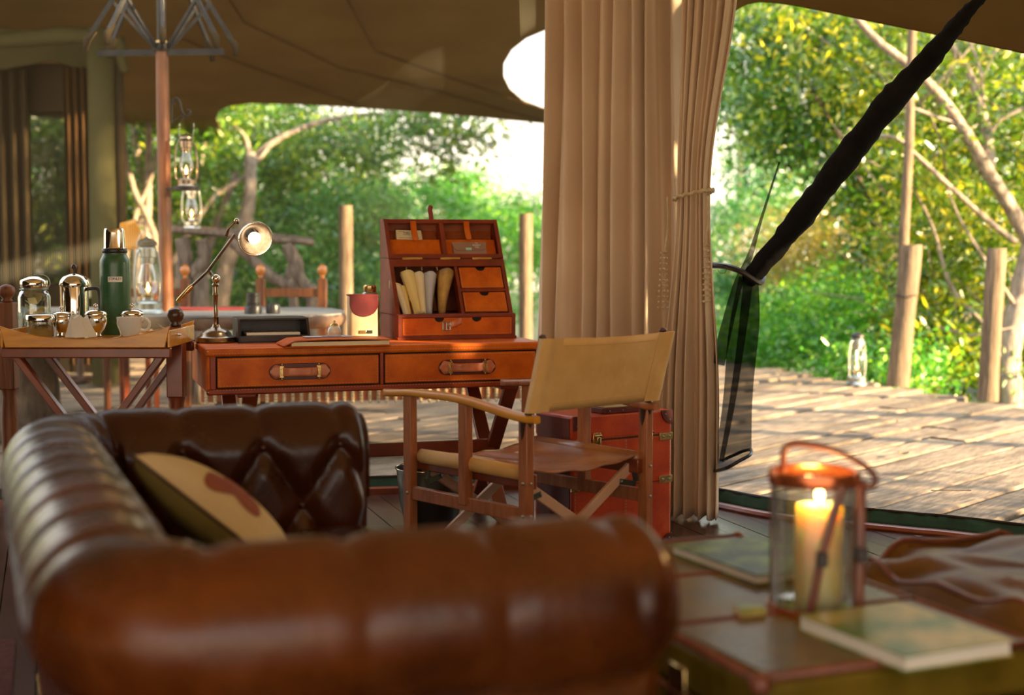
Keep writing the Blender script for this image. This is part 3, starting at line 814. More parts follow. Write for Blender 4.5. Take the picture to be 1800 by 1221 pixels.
tree('shrub', 'low green thicket along the ground under the long table view', 'shrub', (-1.5, 20, -.7),
     [B(450, 520, 20, 1.6, .7, .4, 40), B(700, 500, 21, 1.5, .8, .5, 44), B(860, 510, 21, 1.3, .8, .5, 40), B(300, 520, 20, 1.6, .7, .5, 40), B(760, 560, 20, 1.5, .6, .3, 24)], 12000, .11, L_fresh, seed=16)
tree('tree', 'tall green woodland tree at the far left beyond the canvas window', 'tree', (-7.5, 20, -.7),
     [B(60, 330, 21, 2.2, 1, 1.6, 80), B(-200, 250, 21, 2.0, 1, 1.8, 50), B(150, 450, 20, 1.6, 1, 1.0, 50)], 12000, .14, L_green, [([(-7.5, 20, -.7), (-7.3, 20, 1.2), (-7.0, 20.2, 3.0)], .12, .06)], seed=17)
tree('tree', 'wide bushy backdrop tree closing the view behind the leaning trunks', 'tree', (-3.8, 24, -.7),
     [B(330, 380, 24, 2.2, 1, 1.4, 70), B(520, 360, 24, 1.8, 1, 1.0, 60), B(200, 300, 24, 2, 1, 1.6, 50), B(420, 480, 23, 2.5, 1, .8, 60)], 16000, .15, L_fresh, [([(-3.8, 24, -.7), (-3.8, 24, 1), (-3.6, 24, 2.4)], .12, .06)], seed=18)
tree('tree', 'thick green backdrop tree behind the tall wooden pole', 'tree', (7.2, 20, -.7),
     [B(1700, 300, 20, 2.0, 1, 2.2, 90), B(1560, 420, 20, 1.4, .8, 1.2, 60), B(1850, 150, 19, 1.5, 1, 2.2, 60), B(1650, 60, 19.5, 2.2, 1, .8, 60), B(1480, 120, 20, 1.2, 1, 1.0, 40)], 20000, .15, L_green, [([(7.2, 20, -.7), (7.2, 20, 1.2), (7, 20, 3.5)], .14, .06)], seed=19)
tree('tree', 'far bushy tree beyond the left end of the deck', 'tree', (-13, 17, -.7),
     [((-13, 17, 1.6), (2.6, 1.6, 2.2), 90), ((-10.5, 19, 1.2), (2.4, 1.2, 1.8), 70)], 9000, .18, L_green, [([(-13, 17, -.7), (-12.9, 17, 1), (-12.8, 17, 3)], .15, .07)], seed=50)
tree('tree', 'far round tree beyond the right end of the deck', 'tree', (10.5, 17, -.7),
     [((10.5, 17, 1.8), (2.2, 1.6, 2.2), 90)], 7000, .17, L_yel, [([(10.5, 17, -.7), (10.4, 17, 1), (10.5, 17, 3)], .15, .07)], seed=51)
# unseen trees added off to the right to shade tents and dapple the deck
tree('tree', 'tall spreading tree added out of view to shade the tents', 'tree', (9.6, 7.4, -.7),
     [((9.3, 6.2, 4.8), (1.8, 2.0, 1.3), 110), ((9.4, 3.6, 4.2), (1.5, 2.0, 1.3), 70)], 10000, .20, L_green, [([(9.6, 7.4, -.7), (9.5, 7.3, 2), (9.3, 7.4, 4.4)], .2, .1)], seed=40)
for k, (x_, y_, zc, nn) in enumerate([(8.9, 6.0, 3.1, 3400), (7.4, 3.7, 2.0, 6500), (10.6, 11.4, 3.6, 1200)]):
    tree('tree', ['loose unseen tree added off the deck to dapple the sun', 'airy unseen tree added near the tent corner to shade the deck', 'thin unseen tree added at the far deck corner to dapple the sun'][k], 'tree', (x_, y_, -.7),
         [((x_, y_, zc), (1.5, 1.5, 1.3), 60)], nn, .17, L_green,
         [([(x_, y_, -.7), (x_ + .1, y_, 1.5), (x_ - .1, y_ + .2, 3.6)], .14, .06)], seed=30 + k)

# ------------------------------------------------------------------ deck posts and tall pole
def post(label, px, pyb, pyt, D, r, lean=0.0, group=None):
    b = P(px, pyb, D); b.z = -.06; t = P(px, pyt, D); h = t.z + .06
    root = thing('deck_post', label, 'post', b, 0, group)
    pr = [(r * 1.04, 0), (r * 1.0, h * .2), (r * .97, h * .5), (r * 1.0, h * .8), (r * .98, h - .015), (r * .92, h)]
    mb = MB(); mb.lathe(pr, (0, 0, 0), 18)
    r_ = random.Random(int(px)); mb.v = [(a + r_.uniform(-.004, .004) + lean * c / h, b_ + r_.uniform(-.004, .004), c) for a, b_, c in mb.v]
    mb.build('post', M_log, root, smooth=50)
    return root, b, h
p1, b1, h1 = post('stout round deck post with a wire band, standing beside the hurricane lantern', 1578, 665, 430, 12.4, .094, .10)
ring = [Vector((.05 + .1 * math.cos(2 * PI * i / 24), .1 * math.sin(2 * PI * i / 24), h1 * .64 + .01 * math.sin(i))) for i in range(24)]
MB().tube(ring, .006, 5, closed=True).build('wire_band', M_iron, p1)
p2, b2, h2 = post('sunlit stout deck post nearest the right edge of the view', 1736, 692, 436, 11.2, .077, .045)
post('grey deck post standing left of the organizer, seen through the screen', 609, 560, 361, 13.2, .064)
post('slim deck post standing right of the organizer beside the wide curtain', 924, 580, 375, 13.0, .062)
pb = P(1583, 600, 13.0)
o = MB().tube([P(1583, 640, 13.0), P(1588, 430, 13.0), P(1598, 250, 13.0), P(1603, 50, 13.0), P(1604, -40, 13.0)], [.05, .048, .044, .04, .038], 12).build('tall_pole', M_log, None, smooth=50)
tag(o, 'tall thin wooden pole rising behind the wire-banded deck post', 'pole')

# fallen leaves and twigs lying on the deck
r_ = random.Random(5)
LEAVES = [(1588, 798, .06, 'curled yellow-green leaf lying alone on the middle deck planks'), (1560, 726, .035, None), (1700, 728, .04, None), (1455, 690, .04, None), (1533, 738, .04, None), (1640, 700, .03, None), (1420, 705, .03, None), (1655, 668, .03, None)]
for (px, py, L, lab) in LEAVES:
    g = G(px, py, -.035); a = r_.uniform(0, 3)
    mb = MB(); mb.grid(lambda s, t: ((s - .5) * L * 2, (t - .5) * L * .55 * math.sin(PI * min(.97, max(.05, s))), .004 + .012 * (2 * s - 1) ** 2 + .004 * (2 * t - 1) ** 2), 8, 4)
    o = mb.build('fallen_leaf', M_fleaf, None, smooth=180, solid=.001); o.location = (g.x, g.y, -.038); o.rotation_euler = (.15, .1, a)
    tag(o, lab or 'small fallen leaf scattered on the sunlit deck planks', 'leaf', 'small fallen leaves on the deck')
tw = G(1670, 866, -.04)
o = MB().tube(interp([(-.09, .01, .01), (-.03, 0, .014), (.04, .012, .010), (.1, -.01, .014)], 8), .003, 5).build('twig', M_barkd, None); o.location = (tw.x, tw.y, -.04)
tag(o, 'thin dark twig lying on the near deck planks', 'twig')
# ================================================================== LANTERNS
def lantern(name, label, loc, h, lit=True, rz=0.0, group=None, bail=True, metal=None, glow=1.0):
    """hurricane lantern, h = height to the cap"""
    metal = metal or M_steel
    k = h / .40
    rt = thing(name, label, 'lantern', loc, rz, group)
    S = lambda pr: [(a * k, b * k) for a, b in pr]
    MB().lathe(S([(.075, 0), (.078, .006), (.074, .02), (.068, .028), (.070, .058), (.062, .068), (.03, .074), (.028, .088)]), n=28).build('tank', metal, rt)
    MB().lathe(S([(.022, .085), (.034, .09), (.036, .102), (.02, .112), (.014, .118)]), n=20).build('burner', M_brass, rt)
    MB().shell(S([(.030, .10), (.046, .125), (.053, .155), (.050, .19), (.038, .235), (.031, .262)]), n=28).build('glass_globe', M_glass, rt, smooth=180)
    MB().lathe(S([(.030, .258), (.036, .262), (.038, .292), (.046, .296), (.047, .34), (.040, .35)]), n=24).build('chimney', metal, rt)
    MB().lathe(S([(.034, .35), (.052, .356), (.050, .372), (.034, .385), (.012, .392), (.004, .40)]), n=24).build('cap', M_iron if metal is M_steel else metal, rt)
    for s in (-1, 1):
        pts = [Vector((s * a * k, 0, b * k)) for a, b in [(.064, .05), (.074, .07), (.080, .14), (.078, .22), (.068, .29), (.058, .325), (.044, .33)]]
        MB().tube(interp(pts, 18), .0065 * k, 8).build('side_tube', metal, rt, smooth=180)
    mb = MB()
    for a in range(4):
        t = PI / 4 + a * PI / 2
        mb.tube([Vector((math.cos(t) * r * k, math.sin(t) * r * k, z * k)) for r, z in [(.04, .105), (.058, .15), (.056, .19), (.04, .26)]], .0016 * k, 5)
    mb.build('globe_guard', metal, rt)
    if bail:
        pts = [Vector((.06 * k * math.cos(a), .012, (.315 + .115 * math.sin(a)) * k)) for a in [PI * i / 20 for i in range(21)]]
        MB().tube(pts, .002 * k, 5).build('bail_handle', metal, rt)
    if lit:
        MB().lathe(S([(.001, .112), (.009, .122), (.011, .132), (.006, .148), (.001, .165)]), n=12).build('flame', M_flamel, rt, smooth=180)
        lamp(Vector(loc) + Vector((0, 0, .135 * k)), 3.0 * glow, (1, .5, .18), .012, 'lantern_light')
    return rt

g = P(1506, 662, 12.35)
lantern('hurricane_lantern', 'silver hurricane lantern standing on the deck edge beside the wire-banded post', (g.x, g.y, -.045), .47, True, .5, glow=1.5, bail=False)

# ================================================================== OUTSIDE LEFT: table, parasol pole, bar
# live-edge table
tz = .755
tb = thing('dining_table', 'long grey live-edge slab table standing outside behind the screen', 'table', (-2.2, 8.8, 0))
edge = [(-3.7, 8.25), (-3.0, 8.22), (-2.3, 8.28), (-1.75, 8.25), (-1.3, 8.33), (-1.08, 8.5), (-1.04, 8.8), (-1.12, 9.15), (-1.3, 9.42), (-1.9, 9.5), (-2.6, 9.45), (-3.6, 9.5), (-3.9, 9.2), (-3.95, 8.6)]
ed = interp([(a, b, 0) for a, b in edge] + [(edge[0][0], edge[0][1], 0)], 90)[:-1]
r_ = random.Random(2); ed = [(p.x + 2.2 + r_.uniform(-.008, .008), p.y - 8.8 + r_.uniform(-.008, .008)) for p in ed]
MB().prism(ed, tz - .012, tz).build('slab_top', M_slab, tb, smooth=20)
mb = MB(); nn = len(ed)
vs = []; prof = [(1.0, tz - .012), (1.012, tz - .035), (1.0, tz - .07), (.985, tz - .085)]
for s, z in prof:
    for i, (a, b) in enumerate(ed): vs.append((a * s, b * s, z + .006 * math.sin(i * .9)))
fs = [(j*nn+i, j*nn+(i+1)%nn, (j+1)*nn+(i+1)%nn, (j+1)*nn+i) for j in range(3) for i in range(nn)] + [tuple(3*nn + i for i in range(nn))]
mb.add(vs, fs); mb.build('live_edge', M_slabe, tb, smooth=180)
for (x_, y_, rr_) in [(-3.0, 8.8, .19), (-1.55, 8.85, .17)]:
    mb = MB(); mb.lathe([(rr_ * 1.15, -.03), (rr_, .1), (rr_ * .93, .35), (rr_ * 1.0, .6), (rr_ * 1.1, tz - .08)], (x_ + 2.2, y_ - 8.8, 0), 18)
    mb.v = [(a + r_.uniform(-.012, .012), b + r_.uniform(-.012, .012), c) for a, b, c in mb.v]
    mb.build('log_leg', M_barkd, tb, smooth=180)
# placemat, lenses
o = MB().box((0, 0, .006), (.46, .30, .012)).build('placemat', M_redcloth, None, bevel=.004); o.location = (-1.92, 9.1, tz); o.rotation_euler = (0, 0, .2)
tag(o, 'dark red placemat lying on the live-edge table', 'placemat')
lc = P(451, 537, 8.5)
ln = thing('camera_lens', 'black camera lens standing upright on the live-edge table', 'camera lens', (lc.x - .02, 8.5, tz))
MB().lathe([(.052, 0), (.053, .04), (.050, .048), (.045, .05)], n=28).build('barrel', M_black, ln)
MB().lathe([(.040, .05), (.041, .06), (.038, .062), (.041, .066), (.041, .105), (.037, .108), (.040, .112), (.040, .125), (.036, .128)], n=28).build('focus_ring', M_black, ln)
ln2 = thing('camera_lens', 'short squat black lens lying beside the upright lens', 'camera lens', (lc.x + .095, 8.52, tz))
MB().lathe([(.040, 0), (.042, .01), (.042, .045), (.038, .055), (.030, .058)], n=28).build('barrel', M_black, ln2)
lantern('hurricane_lantern', 'lit grey hurricane lantern on the table left of the tall brown pole', (P(259, 537, 8.4).x, 8.42, tz), .46, True, .9, glow=2)

# ball-finial chairs on the far side of the table
def ball_chair(label, x_, y_, rz):
    rt = thing('dining_chair', label, 'chair', (x_, y_, 0), rz, 'ball-topped chairs at the outdoor table')
    for s in (-1, 1):
        MB().bb((s * .22 - .03, -.03, .0), (s * .22 + .03, .03, .93)).build('post', M_polewood, rt, bevel=.004)
        MB().lathe([(.014, .93), (.018, .945), (.012, .95), (.030, .965), (.036, .985), (.032, 1.01), (.016, 1.028), (.001, 1.032)], (s * .22, 0, 0), 18).build('ball_finial', M_ballwood, rt, smooth=180)
        MB().bb((s * .22 - .02, -.46, 0), (s * .22 + .02, -.42, .45)).build('leg', M_polewood, rt, bevel=.004)
    MB().bb((-.24, -.47, .43), (.24, .02, .47)).build('seat', M_redcloth, rt, bevel=.01)
    for z in (.62, .80): MB().bb((-.2, -.012, z), (.2, .012, z + .06)).build('back_rail', M_polewood, rt, bevel=.003)
    return rt
ball_chair('wooden chair with ball-topped posts behind the red placemat', P(325, 480, 10.1).x - .22 + .0, 10.1, 0)
ball_chair('wooden chair with ball-topped posts behind the black lenses', P(456, 485, 10.1).x + .22, 10.15, 0)

# folding chair back in orange leather far left
oc = thing('canvas_chair', 'orange leather-backed chair behind the green thermos flask', 'chair', (-2.66, 10.0, 0), .35)
MB().grid(lambda a, b: ((a - .5) * (.20 - .10 * b) - .03 * b, .05 * math.sin(a * PI), 1.12 + b * .20 + .03 * a), 10, 6).build('back_panel', M_orangelea, oc, smooth=180, solid=.006)
for s in (-.45, .45):
    MB().bar((s * .2, 0, 0), (s * .2, .0, 1.14), .035, .035).build('post', M_redwood, oc, bevel=.004)
    MB().bar((s * .22, -.45, .0), (s * .22, -.45, .9), .035, .035).build('leg', M_redwood, oc, bevel=.004)
    MB().bar((s * .22, -.5, .9), (s * .22, .05, .9), .05, .025).build('armrest', M_redwood, oc, bevel=.006)
MB().bb((-.2, -.45, .6), (.2, 0, .63)).build('seat', M_orangelea, oc, bevel=.01)

# parasol pole through the table
px_ = P(290, 400, 8.85).x
pr = thing('parasol', 'tall brown parasol pole with brass ferrule and half-folded frame above', 'parasol', (px_, 8.85, tz + .0))
MB().lathe([(.043, 0), (.042, .6), (.040, 1.2), (.038, 1.60)], n=20).build('lower_pole', M_polewood, pr, smooth=40)
zt = P(290, 104, 8.85).z - tz; zf = P(290, 72, 8.85).z - tz
MB().lathe([(.036, zt - .01), (.036, zf), (.030, zf + .005)], n=20).build('ferrule', M_brass, pr)
MB().lathe([(.029, zf), (.027, zf + .9)], n=16).build('upper_pole', M_iron, pr)
hubz = zf + .62
MB().lathe([(.05, hubz - .03), (.055, hubz), (.04, hubz + .04)], n=16).build('hub', M_iron, pr)
runz = P(290, 85, 8.85).z - tz
MB().bar((-.40, 0, runz - .03), (.38, 0, runz - .02), .035, .035).build('cross_bar', M_iron, pr)
MB().lathe([(.046, runz - .02), (.052, runz), (.046, runz + .03)], n=16).build('runner', M_iron, pr)
cpts2 = []
for k in range(8):
    a = 2 * PI * k / 8 + .25
    d = Vector((math.cos(a), math.sin(a), 0))
    tip = d * .44 + Vector((0, 0, runz + .04)); top = d * .05 + Vector((0, 0, hubz))
    MB().bar(top, tip, .018, .026).build('rib', M_iron, pr)
    MB().bar(d * .045 + Vector((0, 0, runz)), top.lerp(tip, .62), .014, .020).build('strut', M_iron, pr)
    MB().tube([tip - d * .05 + Vector((0, 0, .05)), tip, tip + d * .01 + Vector((0, 0, -.07))], [.014, .024, .016], 8).build('rib_pocket', M_canvasd, pr, smooth=180)
    cpts2.append((top + Vector((0, 0, .03)), tip + Vector((0, 0, .03))))
# scroll bracket, shelf and hanging lantern
scb = thing('wall_bracket', 'black scroll iron bracket fixed to the brown pole', 'bracket', (px_ + .04, 8.85, 0))
z0 = P(320, 190, 8.85).z
def sq(a, b): p = P(a, b, 8.85); return Vector((p.x - px_ - .04, 0, p.z))
MB().tube(interp([sq(307, 184), sq(303, 178), sq(309, 172), sq(316, 178), sq(319, 192), sq(325, 203), sq(333, 202), sq(334, 195), sq(329, 193)], 40), .006, 6).build('upper_scroll', M_iron, scb, smooth=180)
MB().tube(interp([sq(304, 214), sq(314, 206), sq(322, 204), sq(323, 210), sq(318, 212)], 24), .004, 6).build('lower_scroll', M_iron, scb, smooth=180)
MB().bar(sq(302, 176), sq(302, 216), .012, .006).build('backplate', M_iron, scb)
sh = thing('lantern_shelf', 'small round iron shelf hooked to the brown pole under a lantern', 'shelf', (P(328, 330, 8.8).x, 8.8, 0))
zs = P(328, 331, 8.8).z
MB().lathe([(.075, zs - .012), (.082, zs - .010), (.082, zs + .012), (.076, zs + .012), (.074, zs)], n=28).build('tray', M_iron, sh)
MB().bar((-.13, .03, zs), (-.07, 0, zs), .03, .012).build('arm', M_iron, sh)
lantern('hurricane_lantern', 'lit lantern on the small shelf hooked to the brown pole', (P(328, 330, 8.8).x, 8.8, zs + .002), .335, True, .3, metal=M_lampmetal, bail=False, glow=1.5)
mb = MB()
for a in (316, 341): mb.tube([P(a, 216, 8.8) - Vector((P(328, 330, 8.8).x, 8.8, 0)), P(a - 2, 250, 8.8) - Vector((P(328, 330, 8.8).x, 8.8, 0))], .0015, 5)
mb.build('hanging_wire', M_steel, sh)

# driftwood bar with root legs
bz = P(430, 412, 10.9).z
br = thing('driftwood_bar', 'high driftwood bar table with gnarled root legs behind the desk lamp', 'table', (-2.4, 10.9, 0))
def bq(a, b, D=10.9): p = P(a, b, D); return p - Vector((-2.4, 10.9, 0))
pts = interp([bq(300, 404), bq(380, 410), bq(460, 420), bq(520, 423), bq(552, 427)], 16)
MB().tube(pts, [.05] * 17, 10, flat=.55).build('top_plank', M_drift, br, smooth=180)
pts = interp([bq(300, 400, 11.2), bq(400, 406, 11.2), bq(548, 422, 11.2)], 16)
MB().tube(pts, [.06] * 17, 10, flat=.4).build('top_plank', M_drift, br, smooth=180)
def root(pts, r0, r1, m_=None, D=10.9, nm='root_leg'):
    pts = interp([bq(a, b, D) for a, b in pts], 18)
    rr_ = random.Random(len(pts) + int(pts[0].x * 100))
    MB().tube(pts, [(r0 + (r1 - r0) * i / 18) * (1 + rr_.uniform(-.12, .12)) for i in range(19)], 9).build(nm, m_ or M_drift, br, smooth=180)
root([(505, 428), (516, 455), (522, 480), (540, 505), (549, 525), (552, 708)], .055, .045)
root([(520, 455), (508, 480), (510, 505), (516, 525), (520, 708)], .035, .035)
root([(512, 440), (526, 470), (518, 500), (530, 515), (538, 505)], .045, .03)
root([(408, 424), (440, 452), (470, 480), (498, 497), (520, 500)], .045, .05, M_drift, nm='brace_branch')
root([(320, 418), (326, 450), (322, 480), (326, 520), (326, 708)], .06, .06, M_drift)
root([(356, 420), (360, 455), (345, 478), (355, 510), (352, 708)], .055, .06, M_drift)
lantern('hurricane_lantern', 'bright clear-glass lantern standing on the driftwood bar', (bq(333, 400).x - 2.4, 10.98, bz + .045), .36, True, .2, metal=M_chrome, glow=2.5, bail=False)

# woven daybed edge seen under the desk
dbx = thing('woven_bench', 'low bench with rope-woven valance over terracotta cloth seen under the desk', 'bench', (-.75, 8.05, 0), R(6))
MB().bb((-1.0, 0, .34), (1.15, .8, .44)).build('seat', M_terra, dbx, bevel=.02)
MB().bb((-1.0, -.01, .285), (1.15, .0, .37)).build('skirt', M_terra, dbx)
mb = MB(); r_ = random.Random(8)
for i in range(60):
    x_ = -.98 + i * .036
    for j in range(4):
        mb.ball((x_ + r_.uniform(-.006, .006), -.02, .43 - j * .022 + r_.uniform(-.004, .004)), .014, 6)
tag(mb.build('knotted_band', M_rope, dbx, smooth=180), kind='stuff')
for i in range(44):
    x_ = -.97 + i * .048
    mb = MB()
    for j in range(5): mb.ball((x_, -.018, .355 - j * .018), .011, 6, 1.2)
    mb.build('braided_cord', M_rope, dbx, smooth=180)
for x_ in (-.9, 1.05):
    for y_ in (.08, .72): MB().bb((x_ - .03, y_ - .03, -.045), (x_ + .03, y_ + .03, .34)).build('leg', M_darkwood, dbx)

# ------------------------------------------------------------------ neighbouring tent at far left
nt_ = thing('neighbour_tent', 'dark canvas tent wall with a meshed window at the far left', 'tent', (-5.0, 13.2, 0))
def tq(a, b, D=13.2): p = P(a, b, D); return p - Vector((-5.0, 13.2, 0))
def panel(x0, y0, x1, y1, D=13.2, th=.02):
    p, q_ = tq(x0, y1, D), tq(x1, y0, D); return (p.x, p.y - th / 2, p.z), (q_.x, q_.y + th / 2, q_.z)
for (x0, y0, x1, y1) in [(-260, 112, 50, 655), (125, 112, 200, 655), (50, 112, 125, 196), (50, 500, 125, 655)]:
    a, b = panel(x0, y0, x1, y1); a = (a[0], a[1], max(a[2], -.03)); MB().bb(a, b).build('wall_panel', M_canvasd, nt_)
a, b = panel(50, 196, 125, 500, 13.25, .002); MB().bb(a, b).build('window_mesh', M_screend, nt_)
top = [(-260, 60), (0, 52), (170, 62), (215, 120), (165, 128), (95, 108), (0, 125), (-260, 160)]
MB().prism([(tq(a, b, 13.0).x, tq(a, b, 13.0).z) for a, b in top], 0, .02, Matrix.Rotation(PI / 2, 4, 'X')).build('roof_flap', M_sleeve, nt_).location = (0, -.25, 0)
def drape(x0, x1, D, y0, y1, n, m_):
    A_ = tq(x0, y1, D); B_ = tq(x1, y0, D); zb = max(A_.z, -.03)
    MB().grid(lambda a, b: (A_.x + (B_.x - A_.x) * a, A_.y + .05 * math.sin(a * n * 2 * PI), zb + (B_.z - zb) * b), n * 10, 8).build('drape', m_, nt_, smooth=180)
drape(122, 162, 12.9, 118, 640, 4, M_brownc)
drape(0, 48, 13.05, 125, 650, 3, M_canvasd)
cl = thing('tent_column', 'olive canvas-wrapped tent column rising behind the tray table', 'column', (P(182, 300, 12.3).x, 12.3, 0))
top_z = P(182, 50, 12.3).z
MB().lathe([(.13, -.03), (.125, 1.0), (.12, 2.0), (.118, top_z)], n=20).build('sleeve', M_sleeve, cl, smooth=180)
MB().tube([(.15, -.02, 0), (.155, -.02, 1.2), (.16, -.02, 2.1), (.15, 0, top_z - .3)], [.03, .035, .045, .03], 8).build('fold', M_canvasd, cl, smooth=180)
def cq(a, b): return P(a, b, 12.3) - Vector(cl.location)
MB().tube(interp([cq(-120, 76), cq(0, 72), (cq(70, 66)), cq(120, 62), cq(166, 64)], 16), [.05, .05, .055, .06, .065, .06, .07, .075, .07, .075, .08, .08, .075, .07, .075, .075, .07], 10).build('canvas_roll', M_sleeve, cl, smooth=180)
MB().tube(interp([cq(207, 68), cq(212, 90), cq(214, 110), cq(222, 128)], 10), [.06, .058, .056, .054, .05, .05, .048, .046, .044, .042, .03], 10).build('hanging_roll', M_sleeve, cl, smooth=180)
MB().ball(cq(211, 75), .05).build('rope_boss', M_black, cl, smooth=180)

# ================================================================== DESK
dw, dd_ = 1.38, .62
DESK = Vector((-1.18, 5.48, 0)); DA = R(17.8)
desk = thing('desk', 'orange-brown leather campaign desk with two strap-handled drawers and crossed legs', 'desk', DESK, DA)
MB().bb((0, .01, .585), (dw, dd_, .735)).build('case', M_desk, desk, bevel=.008)
MB().bb((-.004, -.004, .728), (dw + .004, dd_ + .004, .76)).build('top', M_desk, desk, bevel=.009, seg=3)
MB().bb((-.002, -.003, .578), (dw + .002, .02, .602)).build('bottom_rail', M_deskd, desk, bevel=.006)
for x0, x1 in ((.012, .034), (.683, .697), (dw - .034, dw - .012)):
    MB().bb((x0, -.003, .60), (x1, .02, .73)).build('stile', M_deskd, desk, bevel=.003)
MB().bb((.012, .006, .60), (dw - .012, .014, .73)).build('shade_panel', M_gapshade, desk)
def stitch(mb, p0, p1, nrm, step=.012, r=.0012):
    p0 = Vector(p0); p1 = Vector(p1); n = int((p1 - p0).length / step); d = (p1 - p0).normalized()
    for i in range(n):
        a = p0 + d * (i + .2) * step
        mb.bar(a, a + d * step * .6, .0018, .0012, nrm)
for (x0, x1, hx) in ((.040, .677, .36), (.703, 1.34, 1.045)):
    dr_ = MB().bb((x0, -.004, .607), (x1, .012, .722)).build('drawer', M_desk, desk, bevel=.003)
    mb = MB(); xm = (x0 + x1) / 2
    for z in (.613, .716): stitch(mb, (x0 + .006, -.0046, z), (x1 - .006, -.0046, z), (0, 1, 0))
    for x_ in (x0 + .006, xm + .0, x1 - .006): stitch(mb, (x_, -.0046, .613), (x_, -.0046, .716), (0, 1, 0))
    tag(mb.build('stitching', M_thread, dr_, smooth=0), kind='stuff')
    zc = .664
    n_ = 24
    oval = []
    for s in (1, -1):
        for i in range(n_ + 1):
            a = -PI / 2 + PI * i / n_
            oval.append((hx + s * (.085 + .037 * math.cos(a)), zc + s * .032 * math.sin(a)))
    mb = MB(); mb.prism(oval, .004, .009, Matrix.Rotation(PI / 2, 4, 'X'))
    mb.build('handle_backing', M_strapd, dr_, bevel=.0015)
    def sf(a, b):
        x_ = hx - .118 + .236 * a
        t = abs(2 * a - 1)
        off = .010 + .026 * (1 - ss(.30, .70, t)) if t < .70 else .0095
        hw = .017 if t < .5 else .017 + .010 * ss(.5, .82, t) - .022 * ss(.84, 1.0, t)
        return (x_, -off, zc + (b - .5) * 2 * hw)
    hs_ = MB().grid(sf, 48, 4).build('handle', M_strap, dr_, smooth=180, solid=.004)
    for s in (-1, 1):
        mb = MB(); xx = hx + s * .073
        mb.bb((xx - .009, -.018, zc - .024), (xx + .009, -.013, zc + .024))
        mb.bb((xx - .005, -.022, zc - .013), (xx + .005, -.017, zc + .013))
        mb.ball((xx, -.017, zc + .028), .005, 8); mb.ball((xx, -.017, zc - .028), .005, 8)
        mb.build('strap_loop', M_brass, dr_, bevel=.0015)
mb = MB()
for z in (.598, .74): stitch(mb, (.02, -.0055, z), (dw - .02, -.0055, z), (0, 1, 0))
tag(mb.build('stitching', M_thread, desk, smooth=0), kind='stuff')
for (x_, z) in ((.004, .748), (.004, .59), (dw - .004, .748), (dw - .004, .59)):
    MB().ball((x_, -.004, z), .0045, 10).build('corner_rivet', M_brass, desk, smooth=180)
mb = MB()
mb.grid(lambda a, b: (-.004 - .001, .03 + a * .56, .60 + b * .12), 2, 2); 
# crossed legs at both ends, in the depth direction
for x_ in (.14, dw - .16):
    MB().bar((x_, .05, .0), (x_, dd_ - .04, .585), .026, .060, (1, 0, 0)).build('leg', M_redwood, desk, bevel=.004)
    MB().bar((x_ + .032, dd_ - .05, .0), (x_ + .032, .04, .585), .026, .060, (1, 0, 0)).build('leg', M_redwood, desk, bevel=.004)
    MB().bar((x_ + .016, .03, .575), (x_ + .016, dd_ - .03, .575), .07, .025).build('leg_rail', M_deskd, desk, bevel=.004)
    MB().cyl((x_ - .02, dd_ / 2 - .0, .293), (x_ + .052, dd_ / 2, .293), .009).build('pivot', M_brass, desk)
MB().bar((.16, dd_ / 2, .293), (dw - .14, dd_ / 2, .293), .035, .058).build('stretcher', M_redwood, desk, bevel=.005)
DM = Matrix.Translation(DESK) @ Matrix.Rotation(DA, 4, 'Z')
def on_desk(px, D, z=.76):             # point of the desk top under a column of the view
    x_ = (px - 900) / 2500 * D
    return Vector((x_, D, z))

# desk lamp ------------------------------------------------------------
lb = on_desk(379, 5.86)
lp = thing('desk_lamp', 'aged nickel counterbalance desk lamp with a lit round shade', 'lamp', lb)
MB().lathe([(.082, 0), (.084, .006), (.080, .012), (.078, .022), (.066, .028), (.060, .040), (.046, .052), (.030, .058), (.016, .066), (.013, .075)], n=36).build('base', M_lampmetal, lp, smooth=50)
MB().lathe([(.012, .07), (.010, .10), (.0125, .105), (.010, .11), (.010, .19), (.0135, .195), (.011, .205), (.0115, .23), (.016, .236), (.010, .245)], n=20).build('stem', M_lampmetal, lp)
MB().ball((.003, 0, .262), .019).build('knuckle', M_chrome, lp, smooth=180)
def lq(a, b, D=5.86): return P(a, b, D) - lb
MB().tube([lq(384, 489), lq(374, 486), lq(366, 474)], [.008, .007, .008], 8).build('link', M_lampmetal, lp, smooth=180)
MB().tube([lq(364, 478, 5.84), lq(413, 412, 5.84)], .0065, 10).build('arm', M_lampmetal, lp)
MB().tube([lq(366, 476, 5.84), lq(338, 502, 5.84)], .006, 10).build('rear_arm', M_lampmetal, lp)
MB().tube([lq(338, 502, 5.84), lq(334, 506, 5.84), lq(314, 528, 5.84), lq(311, 530, 5.84)], [.008, .0105, .0105, .006], 12).build('counterweight', M_brass, lp)
MB().tube([lq(398, 415, 5.84), lq(402, 400, 5.84), lq(412, 390, 5.84), lq(420, 392, 5.84)], .006, 8).build('yoke', M_lampmetal, lp, smooth=180)
MB().ball(lq(416, 388, 5.84), .011).build('yoke_knob', M_chrome, lp, smooth=180)
hc = lq(448, 419, 5.80)
axis = Vector((.42, -.86, -.28)).normalized()
RM = axis.to_track_quat('Z', 'Y').to_matrix()
MB().shell([(.012, -.085), (.028, -.080), (.034, -.060), (.036, -.040), (.052, -.022), (.066, -.004), (.070, .006), (.067, .006), (.062, -.006), (.046, -.022), (.030, -.040)], hc, 36, RM).build('shade', M_lampmetal, lp, smooth=60)
mb = MB(); mb.tube([hc + RM @ Vector((.070 * math.cos(2*PI*i/36), .070 * math.sin(2*PI*i/36), .006)) for i in range(36)], .003, 6, closed=True); mb.build('shade_rim', M_chrome, lp, smooth=180)
